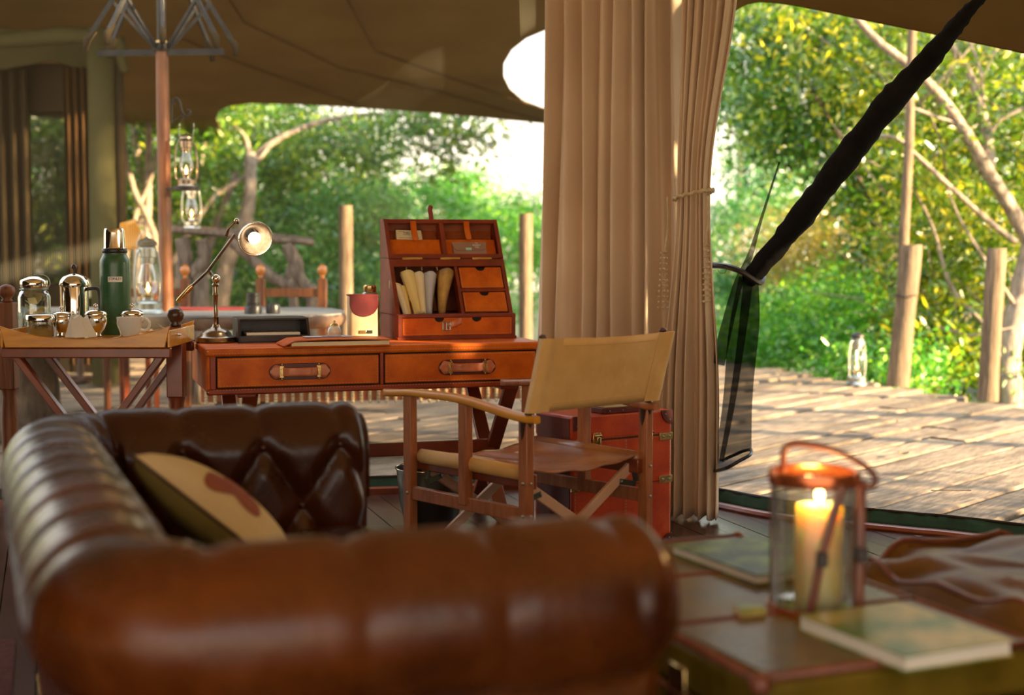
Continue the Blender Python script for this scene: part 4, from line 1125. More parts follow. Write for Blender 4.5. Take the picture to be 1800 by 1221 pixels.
MB().lathe([(.030, -.082), (.030, -.095), (.016, -.105), (.010, -.11)], hc, 16, RM).build('socket_cap', M_black, lp)
MB().lathe([(.010, -.040), (.014, -.032), (.024, -.014), (.026, -.004), (.020, .006), (.001, .012)], hc, 18, RM).build('bulb', M_bulb, lp, smooth=180)
lamp(lb + hc + axis * .07, 1.0, (1, .78, .5), .02, 'desk_lamp_light')
MB().tube(interp([(-.06, .04, .01), (-.10, .05, .005), (-.13, .12, .004), (-.12, .22, .004)], 16), .004, 6).build('cable', M_black, lp, smooth=180)

# dark tray box, folder, papers -----------------------------------------
bx = thing('desk_tray', 'black leather letter tray with flared front between lamp and folder', 'tray', on_desk(476, 5.93), DA)
prof = [(-.15, 0), (.15, 0), (.15, .095), (-.15, .095)]
MB().bb((-.145, -.10, 0), (.145, .11, .008)).build('floor_panel', M_blackl, bx)
MB().bb((-.145, .10, 0), (.145, .11, .10)).build('back', M_blackl, bx, bevel=.003)
for s in (-1, 1): MB().prism([(-.10, 0), (.11, 0), (.11, .10), (-.06, .10), (-.10, .03)], -.005, .005, Matrix.Translation((s * .142, 0, 0)) @ Matrix(((0,0,1,0),(1,0,0,0),(0,1,0,0),(0,0,0,1)))).build('side', M_blackl, bx, bevel=.002)
MB().bb((-.145, -.06, .09), (.145, .11, .10)).build('lid_panel', M_blackl, bx, bevel=.003)
MB().bb((-.145, -.10, 0), (.145, -.092, .030)).build('front_lip', M_blackl, bx, bevel=.003)
MB().bb((-.11, -.07, .030), (.11, .08, .040)).build('card_stack', M_paper, bx)
fd = thing('leather_folder', 'tan leather document folder with cream pages lying on the desk', 'folder', on_desk(584, 5.66), DA)
MB().bb((-.20, -.075, .0), (.22, .135, .005)).build('back_cover', M_box, fd, bevel=.002)
MB().bb((-.175, -.070, .005), (.215, .13, .021)).build('page_block', M_cream, fd, bevel=.001)
MB().grid(lambda a, b: (-.205 + .43 * a, -.078 + .215 * b, .0235 + .006 * math.sin(a * PI) - .018 * (1 - ss(0, .10, a))), 20, 8).build('front_cover', M_desk, fd, smooth=180, solid=.004)
cd_ = thing('printed_card', 'grey printed card lying on the tan leather folder', 'card', fd.location + Vector((-.02, .05, .033)), DA)
MB().bb((-.10, -.03, 0), (.09, .05, .0015)).build('sheet', M_blue, cd_)
mb = MB()
for k in range(3): mb.bb((-.03, -.02 + k * .016, .0015), (.05, -.012 + k * .016, .002))
mb.build('print_lines', M_ink, cd_)
# cream leather case
cc = thing('leather_case', 'cream leather case with a rounded maroon flap left of the organizer', 'case', on_desk(637, 6.02), DA)
MB().bb((-.062, -.03, 0), (.062, .03, .19)).build('body', M_cream_lea, cc, bevel=.012, seg=3)
fl_ = [(-.062, .19)] + [(.062 * math.cos(PI + PI * i / 20), .155 + .062 * math.sin(PI + PI * i / 20) * .9) for i in range(21)] + [(.062, .19)]
MB().prism(fl_, .0305, .0345, Matrix.Rotation(PI / 2, 4, 'X')).build('flap', M_maroon, cc, bevel=.0015)
MB().bb((-.063, -.034, .186), (.063, .032, .194)).build('flap_top', M_maroon, cc, bevel=.003)
MB().bb((-.022, -.034, .028), (.008, -.030, .042)).build('badge', M_brass, cc, bevel=.001)
MB().bb((.010, -.0338, .028), (.036, -.030, .042)).build('badge', M_black, cc, bevel=.001)
fb = thing('brass_flask', 'small brass-capped flask showing above the cream leather case', 'flask', on_desk(650, 6.12))
MB().lathe([(.040, 0), (.042, .01), (.042, .175), (.036, .19), (.028, .20)], n=24).build('body', M_steel, fb)
MB().lathe([(.027, .20), (.029, .205), (.029, .225), (.024, .23)], n=24).build('cap', M_brass, fb)
wp = thing('sugar_pot', 'little pale lidded pot standing behind the leather folder', 'pot', on_desk(587, 6.07))
MB().lathe([(.018, 0), (.026, .01), (.030, .03), (.024, .05), (.016, .058)], n=22).build('body', M_china, wp, smooth=60)
MB().lathe([(.018, .058), (.016, .066), (.005, .07), (.006, .078), (.001, .082)], n=18).build('lid', M_brass, wp, smooth=60)

# ================================================================== ORGANIZER
OW, OD, OH = .52, .34, .515
ob0 = Vector((-.48, 5.985, .76))
ORA = R(17.8)
og = thing('desk_organizer', 'slope-fronted tan leather desk organizer with pockets and small drawers', 'organizer', ob0, ORA)
SY = Matrix(((0,0,1,0),(1,0,0,0),(0,1,0,0),(0,0,0,1)))      # (y,z,x) -> (x,y,z)
sidep = [(0, 0), (OD, 0), (OD, OH), (.275, OH), (.035, .105), (0, .105)]
up_ = [(.1785, .345), (OD, .345), (OD, OH), (.275, OH)]
lowp = [(0, 0), (OD, 0), (OD, .342), (.1765, .342), (.035, .105), (0, .105)]
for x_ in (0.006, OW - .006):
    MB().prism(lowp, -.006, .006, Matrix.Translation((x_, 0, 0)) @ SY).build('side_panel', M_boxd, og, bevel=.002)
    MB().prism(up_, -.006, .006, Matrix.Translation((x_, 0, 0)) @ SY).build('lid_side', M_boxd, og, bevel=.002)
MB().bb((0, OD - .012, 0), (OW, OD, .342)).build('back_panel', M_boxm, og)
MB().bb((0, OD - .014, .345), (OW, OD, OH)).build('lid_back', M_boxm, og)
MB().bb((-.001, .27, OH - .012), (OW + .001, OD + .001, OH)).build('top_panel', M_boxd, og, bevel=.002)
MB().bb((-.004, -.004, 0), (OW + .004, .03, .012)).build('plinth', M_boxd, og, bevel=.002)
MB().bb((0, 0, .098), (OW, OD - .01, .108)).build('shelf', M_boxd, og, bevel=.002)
a_, b_ = .24, .41; Ls = math.hypot(a_, b_); a_ /= Ls; b_ /= Ls
MS = Matrix(((1, 0, 0, 0), (0, a_, -b_, .035), (0, b_, a_, .105), (0, 0, 0, 1)))
def slope(name, boxes, m_, bevel=.0015, parent=None):
    mb = MB(MS)
    for a, b in boxes: mb.bb(a, b)
    return mb.build(name, m_, parent or og, bevel=bevel)
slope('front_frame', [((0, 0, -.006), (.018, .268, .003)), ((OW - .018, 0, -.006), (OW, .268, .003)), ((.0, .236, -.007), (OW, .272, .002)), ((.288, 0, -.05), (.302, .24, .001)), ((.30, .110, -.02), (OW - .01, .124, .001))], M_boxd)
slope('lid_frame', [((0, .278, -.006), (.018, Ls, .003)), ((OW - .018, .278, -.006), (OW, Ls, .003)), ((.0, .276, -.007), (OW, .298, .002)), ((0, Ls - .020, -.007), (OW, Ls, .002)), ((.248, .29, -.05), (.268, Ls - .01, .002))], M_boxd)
# back wall of each upper compartment and its pocket
for (x0, x1) in ((.018, .248), (.268, OW - .018)):
    slope('compartment_back', [((x0, .29, -.075), (x1, Ls - .01, -.070))], M_boxm, 0)
    slope('pocket', [((x0, .296, -.034), (x1, .388, -.028))], M_box, .002)
slope('compartment_floor', [((.018, .288, -.075), (OW - .018, .297, -.004))], M_boxd, .001)
# straps in the lid
for xc, s0_, s1_, lab in ((.132, Ls - .012, .362, 1), (.375, Ls - .012, .368, 0)):
    def stf(a, b, xc=xc, s0_=s0_, s1_=s1_):
        s = s0_ + (s1_ - s0_) * a; hw = .013 * (1 if a < .9 else math.sqrt(max(0, 1 - ((a - .9) / .1) ** 2)) * .98 + .02)
        return (xc + (b - .5) * 2 * hw, s, .004 - .012 * math.sin(a * PI) * .6)
    mb = MB(MS); mb.grid(stf, 24, 4); mb.build('pocket_strap', M_box, og, smooth=180, solid=.003)
# hinges
for xc in (.105, .275, .42): slope('hinge', [((xc - .045, .268, .001), (xc + .045, .278, .005))], M_brass, .001)
# drawers on the slope, thumb notch cut out
def notch_panel(x0, x1, s0_, s1_, xn, r=.021):
    pl = [(x0, s0_), (x1, s0_), (x1, s1_)] + [(xn + r * math.cos(a), s1_ - r * math.sin(a) * .85) for a in [PI * i / 12 for i in range(13)]] + [(x0, s1_)]
    return pl
for s0_, s1_ in ((.128, .230), (.012, .106)):
    slope('drawer_shade_panel', [((.304, s0_ - .003, -.02), (OW - .018, s1_ + .004, -.014))], M_gapshade, 0)
    mb = MB(MS); mb.prism(notch_panel(.307, OW - .021, s0_, s1_, .405), -.012, .001); d_ = mb.build('drawer', M_box, og, bevel=.0015)
    mb = MB(MS)
    for z in (s0_ + .004,): stitch(mb, (.311, z, .0014), (OW - .025, z, .0014), (0, 0, 1), .009)
    stitch(mb, (.311, s0_ + .004, .0014), (.311, s1_ - .004, .0014), (0, 0, 1), .009); stitch(mb, (OW - .025, s0_ + .004, .0014), (OW - .025, s1_ - .004, .0014), (0, 0, 1), .009)
    tag(mb.build('stitching', M_thread, d_, smooth=0), kind='stuff')
# base drawer
MB().bb((.008, .004, .010), (OW - .008, .010, .1)).build('drawer_shade_panel', M_gapshade, og)
fm = Matrix.Rotation(PI / 2, 4, 'X')
pl = [(.018, .018), (OW - .018, .018), (OW - .018, .092)] + [(.345 + .021 * math.cos(a), .092 - .018 * math.sin(a)) for a in [PI * i / 12 for i in range(13)]] + [(.180 + .021 * math.cos(a), .092 - .018 * math.sin(a)) for a in [PI * i / 12 for i in range(13)]] + [(.018, .092)]
mb = MB(fm); mb.prism(pl, -.008, .003); d_ = mb.build('base_drawer', M_box, og, bevel=.0015)
mb = MB()
for z in (.023,): stitch(mb, (.022, -.0034, z), (OW - .022, -.0034, z), (0, 1, 0), .009)
for x_ in (.023, OW - .023, .27): stitch(mb, (x_, -.0034, .022), (x_, -.0034, .088), (0, 1, 0), .009)
tag(mb.build('stitching', M_thread, d_, smooth=0), kind='stuff')
MB().bb((0, -.002, 0), (OW, .006, .018)).build('base_rail', M_boxd, og, bevel=.002)
MB().bb((0, -.002, .093), (OW, .010, .106)).build('base_rail', M_boxd, og, bevel=.002)
for x0 in (0, OW - .018): MB().bb((x0, -.002, .012), (x0 + .018, .006, .1)).build('base_stile', M_boxd, og, bevel=.002)
# buckle strap on the base drawer
mb = MB()
mb.grid(lambda a, b: (.275 - .062 * a, -.006 - .010 * math.sin(a * PI), .060 - .020 * a + (b - .5) * .030 + .018), 12, 3)
mb.build('buckle_strap', M_strap, og, smooth=180, solid=.003)
MB().bb((.255, -.006, .045), (.277, -.002, .088)).build('strap_root', M_box, og, bevel=.001)
mb = MB()
bc = Vector((.208, -.012, .057))
for a, b in (((-.016, 0, -.016), (.016, 0, -.016)), ((-.016, 0, .016), (.016, 0, .016)), ((-.016, 0, -.016), (-.016, 0, .016)), ((.016, 0, -.016), (.016, 0, .016)), ((0, 0, -.016), (0, 0, .016)), ((0, -.003, 0), (.016, -.003, .003))):
    mb.cyl(bc + Vector(a), bc + Vector(b), .0030, n=8)
mb.build('buckle', M_steel, og)
# upright strap tab on the top edge
MB().tube(interp([(.225, .30, OH - .01), (.222, .30, OH + .02), (.218, .298, OH + .045), (.224, .296, OH + .062)], 12), [.011] * 11 + [.010, .004], 10, flat=.4, up=(0, 1, 0)).build('strap_tab', M_boxd, og, smooth=180)
# lock plate on the left side
MB().bb((-.004, .13, .215), (.001, .155, .25)).build('lock_plate', M_lampmetal, og, bevel=.001)
# divider wires in the lower pigeonhole
for k in range(3):
    x_ = .075 + k * .068
    MB(MS).bb((x_ - .002, 0, -.09), (x_ + .002, .236, -.012)).build('divider', M_boxd, og)
    MB(MS).bb((x_ - .003, .218, -.014), (x_ + .003, .238, -.004)).build('divider_tip', M_steel, og, bevel=.001)
OM = Matrix.Translation(ob0) @ Matrix.Rotation(ORA, 4, 'Z') @ MS
def place(o, M):
    o.matrix_world = M; return o
def folded(label, x0, w0, x1, w1, s1_, m_, bow=.02, n=0.0, m2=None, curl=1):
    """booklet standing in the pigeonhole, bowed towards the viewer"""
    rt = thing('folded_paper', label, 'paper', (0, 0, 0)); 
    rt.matrix_world = OM @ Matrix.Translation((x0, .006, -.020 + n))
    def f(a, b):
        w_ = w0 + (w1 - w0) * b; xc = (x1 - x0) * b ** 1.4
        return (xc + (a - .5) * w_, s1_ * b * (1 - .03 * a * curl), bow * math.sin(a * PI) + .012 * b)
    MB().grid(f, 12, 10).build('cover', m_, rt, smooth=180, solid=.0012)
    def g2(a, b):
        p = f(a, b); return (p[0] + .002, p[1] - .004, p[2] * .55 - .008)
    MB().grid(g2, 12, 10).build('inner_page', m2 or M_cream, rt, smooth=180, solid=.0012)
    return rt
folded('pale narrow folded card leaning leftmost in the pigeonhole', .052, .030, .022, .040, .150, M_cream, .012)
folded('thin cream leaflet tucked beside the yellow booklet', .066, .016, .048, .026, .142, M_yellow, .008, -.004)
folded('rolled yellow booklet bulging at the left of the pigeonhole', .100, .034, .078, .066, .205, M_yellow, .030)
folded('yellow second fold of the booklet in the middle pigeonhole', .122, .030, .126, .046, .198, M_cream, .022, .006, M_yellow)
folded('blue-grey curled brochure standing in the middle pigeonhole', .150, .024, .178, .058, .200, M_blue, .026)
folded('brown and gold glossy magazine curling at the right pigeonhole', .205, .026, .252, .070, .212, M_gold, .030, .002, M_pink)
# card behind the strap, envelope on the right
cdo = thing('visitor_card', 'small cream printed card behind the left organizer strap', 'card', (0, 0, 0))
cdo.matrix_world = OM @ Matrix.Translation((.120, .418, -.040)) @ Matrix.Rotation(-.02, 4, 'Z')
MB().bb((-.060, -.024, 0), (.054, .024, .001)).build('sheet', M_cream, cdo)
MB().bb((-.064, -.026, -.001), (.058, .028, 0)).build('sleeve', M_glassj, cdo)
text('MARL', .011, M_ink, cdo, Matrix.Translation((-.014, .009, .0015)))
mb = MB(); mb.bb((-.03, -.001, .001), (0, .0005, .0016)); mb.bb((-.048, -.0165, .001), (.044, -.0155, .0016)); mb.bb((-.048, .016, .001), (-.02, .0168, .0016)); mb.build('print_line', M_ink, cdo)
en = thing('glasses_wallet', 'taupe leather envelope wallet with white print in the right organizer compartment', 'wallet', (0, 0, 0))
en.matrix_world = OM @ Matrix.Translation((.375, .332, -.012))
MB().bb((-.075, -.034, -.010), (.078, .030, 0)).build('body', M_grey, en, bevel=.003)
fp = [(-.078, .032), (-.078, .022), (-.068, -.004), (-.060, -.010), (.062, -.008), (.072, -.002), (.080, .024), (.080, .032)]
MB().prism(fp, 0, .004).build('flap', M_grey, en, bevel=.001)
MB().bb((-.018, -.010, .004), (.008, .002, .0055)).build('label_patch', M_mint, en)
text('THE', .007, M_white, en, Matrix.Translation((.034, .025, .0046)), ext=.0002)
text('READY', .012, M_white, en, Matrix.Translation((.034, .0145, .0046)), ext=.0002)
text('TWO', .008, M_white, en, Matrix.Translation((.034, .004, .0046)), ext=.0002)

lamp_pos = P(140, 560, 12.6)
tl = thing('table_lamp', 'small table lamp with a pale yellow shade at the foot of the olive column', 'lamp', (lamp_pos.x, 12.6, -.03))
MB().lathe([(.16, 0), (.16, .02), (.03, .04), (.03, .50), (.18, .52), (.18, .55)], n=20).build('stand', M_darkwood, tl)
MB().lathe([(.05, .55), (.07, .60), (.03, .68), (.015, .75)], n=18).build('base', M_brass, tl, smooth=60)
MB().shell([(.13, .74), (.085, .90)], n=24).build('lamp_shade', M_cream, tl, smooth=180)
# ================================================================== DIRECTOR'S CHAIR
CH = Vector((.045, 4.50, 0)); CA = R(42)
ch = thing('directors_chair', 'tan canvas folding chair with wooden arms facing the desk', 'chair', CH, CA)
CW, CL = .56, .60
for x_ in (0, CW):
    for y_, h in ((0, .60), (.30, .634), (CL, .638)):
        zb = .02 if y_ != .30 else .29
        MB().bb((x_ - .016, y_ - .020, zb), (x_ + .016, y_ + .020, h)).build('leg' if y_ != .30 else 'upright', M_chairwood, ch, bevel=.003)
    MB().bb((x_ - .014, -.04, 0), (x_ + .014, CL + .04, .045)).build('foot_rail', M_chairwood, ch, bevel=.004)
    MB().bb((x_ - .011, .018, .272), (x_ + .011, CL - .018, .318)).build('side_rail', M_chairwood, ch, bevel=.003)
    xi = x_ + (.032 if x_ == 0 else -.032)
    MB().bb((xi - .012, -.005, .375), (xi + .012, CL - .01, .425)).build('seat_rail', M_redwood, ch, bevel=.004)
    # arm, bowed along its length, rounded ends
    def armf(a, b, x_=x_):
        y_ = -.050 + (CL + .20) * a
        z = .607 + .040 * ss(0, .55, a) - .012 * ss(.75, 1, a)
        hw = .027 * (1 if a > .03 else math.sqrt(a / .03) * .4 + .6) * (1 if a < .93 else math.sqrt(max(0, 1 - ((a - .93) / .07) ** 2)) * .75 + .25) 
        t = 2 * PI * b
        sx = math.copysign(abs(math.cos(t)) ** .5, math.cos(t)); sz = math.copysign(abs(math.sin(t)) ** .5, math.sin(t))
        return (x_ + hw * sx, y_, z + .0125 * sz)
    mb = MB(); nu, nv = 40, 24
    vs = [armf(i / nu, j / nv) for i in range(nu + 1) for j in range(nv)]
    fs = [(i*nv+j, (i+1)*nv+j, (i+1)*nv+(j+1)%nv, i*nv+(j+1)%nv) for i in range(nu) for j in range(nv)] + [tuple(range(nv)), tuple(nu*nv+j for j in range(nv-1, -1, -1))]
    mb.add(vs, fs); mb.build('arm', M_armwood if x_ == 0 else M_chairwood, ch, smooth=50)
    # back posts with tapered dark lower tips
    MB().tube([(x_, .006, .47), (x_, .004, .52), (x_, .0, .60)], [.006, .014, .024], 12).build('post_tip', M_darkwood, ch)
    MB().tube([(x_, -.004, .60), (x_ , -.075, .868)], .012, 12).build('back_post', M_darkwood, ch)
    MB().ball((x_, -.076, .871), .014, 12, .6).build('post_cap', M_darkwood, ch, smooth=180)
# back sling with sleeves
def bkf(x0, x1, off=0, z0=.628, z1=.868):
    def f(a, b):
        x_ = x0 + (x1 - x0) * a; z = z0 + (z1 - z0) * b
        k = (x_ + .03) / (CW + .06)
        y_ = -.010 - .078 * (z - .60) / .27 - .022 * math.sin(max(0, min(1, k)) * PI) - .016 - off
        return (x_, y_, z + .010 * math.sin(k * PI) * (-.6 if b > .5 else .35))
    return f
MB().grid(bkf(-.022, CW + .022), 32, 10).build('backrest', M_tan, ch, smooth=180, solid=.004)
for x0, x1 in ((-.028, .062), (CW - .062, CW + .028)):
    def slv(a, b, x0=x0, x1=x1):
        p = bkf(x0, x1, .004)(min(1, a * 2) if a < .5 else min(1, (1 - a) * 2), b)
        xc = 0 if x0 < 0 else CW
        bulge = .0
        if a >= .5: return (p[0], p[1] + .012 + .022 * math.exp(-((p[0] - xc) / .03) ** 2), p[2])
        return (p[0], p[1] - .010 * math.exp(-((p[0] - xc) / .022) ** 2), p[2])
    MB().grid(slv, 28, 10, closeu=True).build('sleeve', M_tan, ch, smooth=60)
mb = MB()
for z in (.652, .845):
    for i in range(40):
        x_ = .07 + i * .0105
        p = bkf(-.022, CW + .022)((x_ + .022) / (CW + .044), (z - .628) / .24)
        mb.box((p[0], p[1] - .003, p[2]), (.006, .0015, .0018))
tag(mb.build('stitching', M_thread, ch, smooth=0), kind='stuff')
# seat sling
def seatf(a, b):
    x_ = .015 + (CW - .03) * a; y_ = .015 + (CL - .06) * b
    return (x_, y_, .436 - .035 * math.sin(PI * a) * (.7 + .3 * math.sin(PI * b)) + .004 * math.sin(a * 21 + b * 9) * math.sin(PI * a))
MB().grid(seatf, 32, 24).build('seat', M_seat, ch, smooth=180, solid=.005)
for xi in (.018, CW - .018):
    MB().tube([(xi, .01, .425), (xi, CL * .5, .428), (xi, CL - .04, .425)], [.020, .022, .021], 12, flat=1.2).build('seat_sleeve', M_tan if xi < .1 else M_seat, ch, smooth=180)  # tan on the left sleeve puts a yellow highlight into the colour
# crossing braces front and rear
for y_ in (.045, CL - .045):
    for s, xa, xb, k in ((1, .03, CW - .03, 0), (-1, CW - .03, .03, 1)):
        MB().bar((xa, y_ + k * .020, .075), (xb, y_ + k * .020, .395), .016, .036, (0, 0, 1)).build('cross_brace', M_chairpale, ch, bevel=.003)
    MB().cyl((CW / 2, y_ - .014, .235), (CW / 2, y_ + .034, .235), .007, n=12).build('pivot_bolt', M_steel, ch)
    for xa in (.0, CW):
        s = 1 if xa == 0 else -1
        MB().bar((xa + s * .018, y_ - .018, .335), (xa + s * .095, y_ - .014, .350), .003, .020).build('bracket', M_bracket, ch, bevel=.001)
        MB().bar((xa + s * .020, y_ - .020, .345), (xa + s * .034, y_ - .020, .405), .020, .012).build('bracket', M_bracket, ch, bevel=.002)
        MB().ball((xa + s * .090, y_ - .018, .350), .006, 10).build('rivet', M_steel, ch, smooth=180)
for x_ in (0, CW):
    for y_, z in ((0, .295), (CL, .295), (0, .40)):
        MB().ball((x_ - (.016 if x_ == 0 else -.016), y_ - .004, z), .006, 10).build('bolt', M_steel, ch, smooth=180)
        MB().ball((x_ + .002, y_ - .021, z), .005, 10).build('bolt', M_steel, ch, smooth=180)

# waste bin under the chair
bn = thing('waste_bin', 'black bin with a bright wire rim on the floor beneath the desk', 'bin', (-.33, 5.72, 0))
MB().shell([(.10, 0), (.125, .12), (.14, .26), (.138, .262), (.12, .12), (.095, .005)], n=32).build('body', M_black, bn, smooth=60)
MB().lathe([(.1, 0), (.1, .006)], n=24).build('bottom', M_black, bn)
MB().tube([(.141 * math.cos(2*PI*i/40), .141 * math.sin(2*PI*i/40), .262) for i in range(40)], .004, 6, closed=True).build('rim', M_chrome, bn, smooth=180)

# ================================================================== RED TRUNK
TW, TD, TH = .46, .26, .53
tr = thing('trunk', 'red leather trunk standing on end with brass latches beside the curtain', 'trunk', (.224, 5.19, 0), R(31.5))
MB().bb((0, .003, .0), (TW, TD, TH - .095)).build('body', M_trunk, tr, bevel=.008)
MB().bb((0, .003, TH - .093), (TW, TD, TH)).build('lid', M_trunk, tr, bevel=.010, seg=3)
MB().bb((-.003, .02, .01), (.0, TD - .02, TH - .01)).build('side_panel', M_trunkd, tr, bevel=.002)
mb = MB()
for x_ in (.012, TW - .012, TW * .52, TW * .52 + .006): stitch(mb, (x_, .0022, .01), (x_, .0022, TH - .1), (0, 1, 0))
for z in (TH - .1, TH - .088, TH - .006): stitch(mb, (.01, .0022, z), (TW - .01, .0022, z), (0, 1, 0))
tag(mb.build('stitching', M_thread, tr, smooth=0), kind='stuff')
for z in (TH - .093, .26): MB().bb((.002, -.0005, z - .002), (TW - .002, .004, z + .002)).build('edge_groove', M_strapd, tr)
for xc in (.105, .345):
    zc = TH - .100
    MB().prism([(xc - .017, zc - .035), (xc + .017, zc - .035), (xc + .020, zc), (xc + .017, zc + .035), (xc - .017, zc + .035), (xc - .020, zc)], -.002, .006, fm).build('latch_plate', M_brass, tr, bevel=.002)
    MB().bar((xc, -.012, zc - .028), (xc, -.016, zc + .020), .018, .008, (0, 1, 0)).build('latch_hasp', M_brass, tr, bevel=.003)
    MB().cyl((xc - .016, -.010, zc + .022), (xc + .016, -.010, zc + .022), .006, n=12).build('latch_barrel', M_brass, tr)
for z in (TH - .10, .265):
    for xc in (.020, TW - .035):
        MB().bb((xc - .028, -.004, z - .014), (xc + .034 if xc > .1 else xc + .026, .004, z + .014)).build('hinge_plate', M_brass, tr, bevel=.001)
        for q_ in (-.012, .018 if xc > .1 else .014): MB().ball((xc + q_, -.005, z), .0045, 8).build('rivet', M_steel, tr, smooth=180)
# corner leathers with rivets
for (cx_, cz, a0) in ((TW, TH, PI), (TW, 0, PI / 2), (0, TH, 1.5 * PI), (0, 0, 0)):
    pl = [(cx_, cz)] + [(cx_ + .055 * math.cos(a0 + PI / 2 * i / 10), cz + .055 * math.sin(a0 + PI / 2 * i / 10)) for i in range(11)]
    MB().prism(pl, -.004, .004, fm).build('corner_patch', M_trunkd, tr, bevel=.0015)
    for t in (.25, .75):
        a = a0 + PI / 2 * t
        MB().ball((cx_ + .040 * math.cos(a), -.004, cz + .040 * math.sin(a)), .004, 8).build('rivet', M_steel, tr, smooth=180)
pc = thing('small_case', 'cream box with dark rivetted base lying on top of the red trunk', 'case', (.40, 5.40, TH), R(31.5))
MB().bb((-.12, -.08, 0), (.12, .08, .022)).build('base_band', M_trunkd, pc, bevel=.003)
MB().bb((-.115, -.078, .022), (.115, .078, .050)).build('lid', M_cream, pc, bevel=.004)
MB().bb((-.02, -.080, .030), (.035, -.076, .042)).build('label_plate', M_bracket, pc, bevel=.001)
for x_ in (-.09, -.03, .05, .10): MB().ball((x_, -.081, .011), .003, 8).build('rivet', M_steel, pc, smooth=180)

# ================================================================== TRAY TABLE AT LEFT
TZ = .800
tt = thing('tray_table', 'wooden butler tray table with curved yellow rim holding the tea things', 'table', (-1.66, 5.66, 0))
X0, X1, Y0, Y1 = -.31, .345, -.20, .22
MB().bb((X0, Y0, TZ - .075), (X1, Y0 + .03, TZ - .035)).build('front_rail', M_redwood, tt, bevel=.005)
MB().bb((X0, Y1 - .03, TZ - .075), (X1, Y1, TZ - .035)).build('back_rail', M_redwood, tt, bevel=.005)
MB().bb((X0 + .005, Y0 + .01, TZ - .012), (X1 - .005, Y1, TZ)).build('tray_floor', M_tray, tt, bevel=.002)
def rimpoly(x0, x1):
    n = 24; w_ = x1 - x0
    bot = [(x0 + .02, TZ - .034), (x1 - .02, TZ - .034)]
    topc = [(x1 - w_ * i / n, TZ + .000 + .050 * abs(2 * i / n - 1) ** 2.4 + (.0)) for i in range(n + 1)]
    return bot + topc
for y_ in (Y0 - .004, Y1 - .006):
    MB().prism(rimpoly(X0, X1), -y_ - .012, -y_, fm).build('tray_rim', M_tray, tt, bevel=.003)
for x_ in (X0 + .006, X1 - .006):
    MB().bb((x_ - .006, Y0, TZ - .034), (x_ + .006, Y1, TZ + .032)).build('tray_end', M_tray, tt, bevel=.003)
for y_, dy in ((Y0 + .04, 0), (Y1 - .06, 0)):
    MB().bar((X0 + .05, y_, TZ - .07), (X1 - .06, y_, 0), .028, .045, (0, 1, 0)).build('leg', M_redwood, tt, bevel=.004)
    MB().bar((X1 - .05, y_ + .035, TZ - .07), (X0 + .06, y_ + .035, 0), .028, .045, (0, 1, 0)).build('leg', M_redwood, tt, bevel=.004)
# turned post chairs ends beside the tray
def turned(label, x_, y_, zt_, mat_):
    rt = thing('turned_post', label, 'post', (x_, y_, 0))
    MB().lathe([(.020, 0), (.034, .02), (.030, .05), (.040, .10), (.026, .14), (.034, .30), (.036, .42), (.028, .52), (.034, .55)], n=20).build('turned_leg', mat_, rt, smooth=60)
    MB().bb((-.034, -.034, .55), (.034, .034, zt_ - .075)).build('block', mat_, rt, bevel=.005)
    MB().lathe([(.020, zt_ - .075), (.024, zt_ - .066), (.018, zt_ - .060), (.030, zt_ - .045), (.034, zt_ - .028), (.030, zt_ - .010), (.014, zt_), (.001, zt_ + .002)], n=20).build('ball_finial', M_darkwood if mat_ is M_redwood else mat_, rt, smooth=180)
turned('dark ball-topped post standing at the right end of the tray table', P(301, 600, 5.62).x, 5.70, P(301, 541, 5.70).z, M_redwood)
turned('pale ball-topped turned post at the far left beyond the tray table', P(11, 600, 6.0).x - .0, 6.02, P(11, 500, 6.02).z, M_polewood)

def tpos(px, D): return Vector(((px - 900) / 2500 * D, D, TZ + .0))
# thermos
th = thing('thermos_flask', 'green steel thermos flask with a shiny cup lid on the tray', 'flask', tpos(203, 5.76))
HT = .425
MB().lathe([(.056, 0), (.060, .006), (.060, .285), (.058, .300), (.050, .315), (.047, .322), (.047, .330)], n=40).build('body', M_green, th, smooth=40)
MB().lathe([(.048, .328), (.050, .331), (.050, .343), (.047, .347)], n=40).build('collar', M_black, th, smooth=40)
MB().lathe([(.044, .347), (.043, .350), (.041, .410), (.040, .420), (.037, .427), (.033, .428)], n=40).build('cup_lid', M_chrome, th, smooth=40)
def bandf(a, b): 
    t = -PI / 2 + .27 + (a - .5) * .95; return (.0608 * math.cos(t), .0608 * math.sin(t), .212 + .022 * b)
MB().grid(bandf, 12, 1).build('badge', M_white, th, smooth=180)
for i, c_ in enumerate('STANLEY'):
    t = -PI / 2 + .27 + (i - 3) * .118
    text(c_, .0145, M_black, th, Matrix.Translation((.0611 * math.cos(t), .0611 * math.sin(t), .225)) @ Matrix.Rotation(t + PI / 2, 4, 'Z') @ Matrix.Rotation(PI / 2, 4, 'X'))
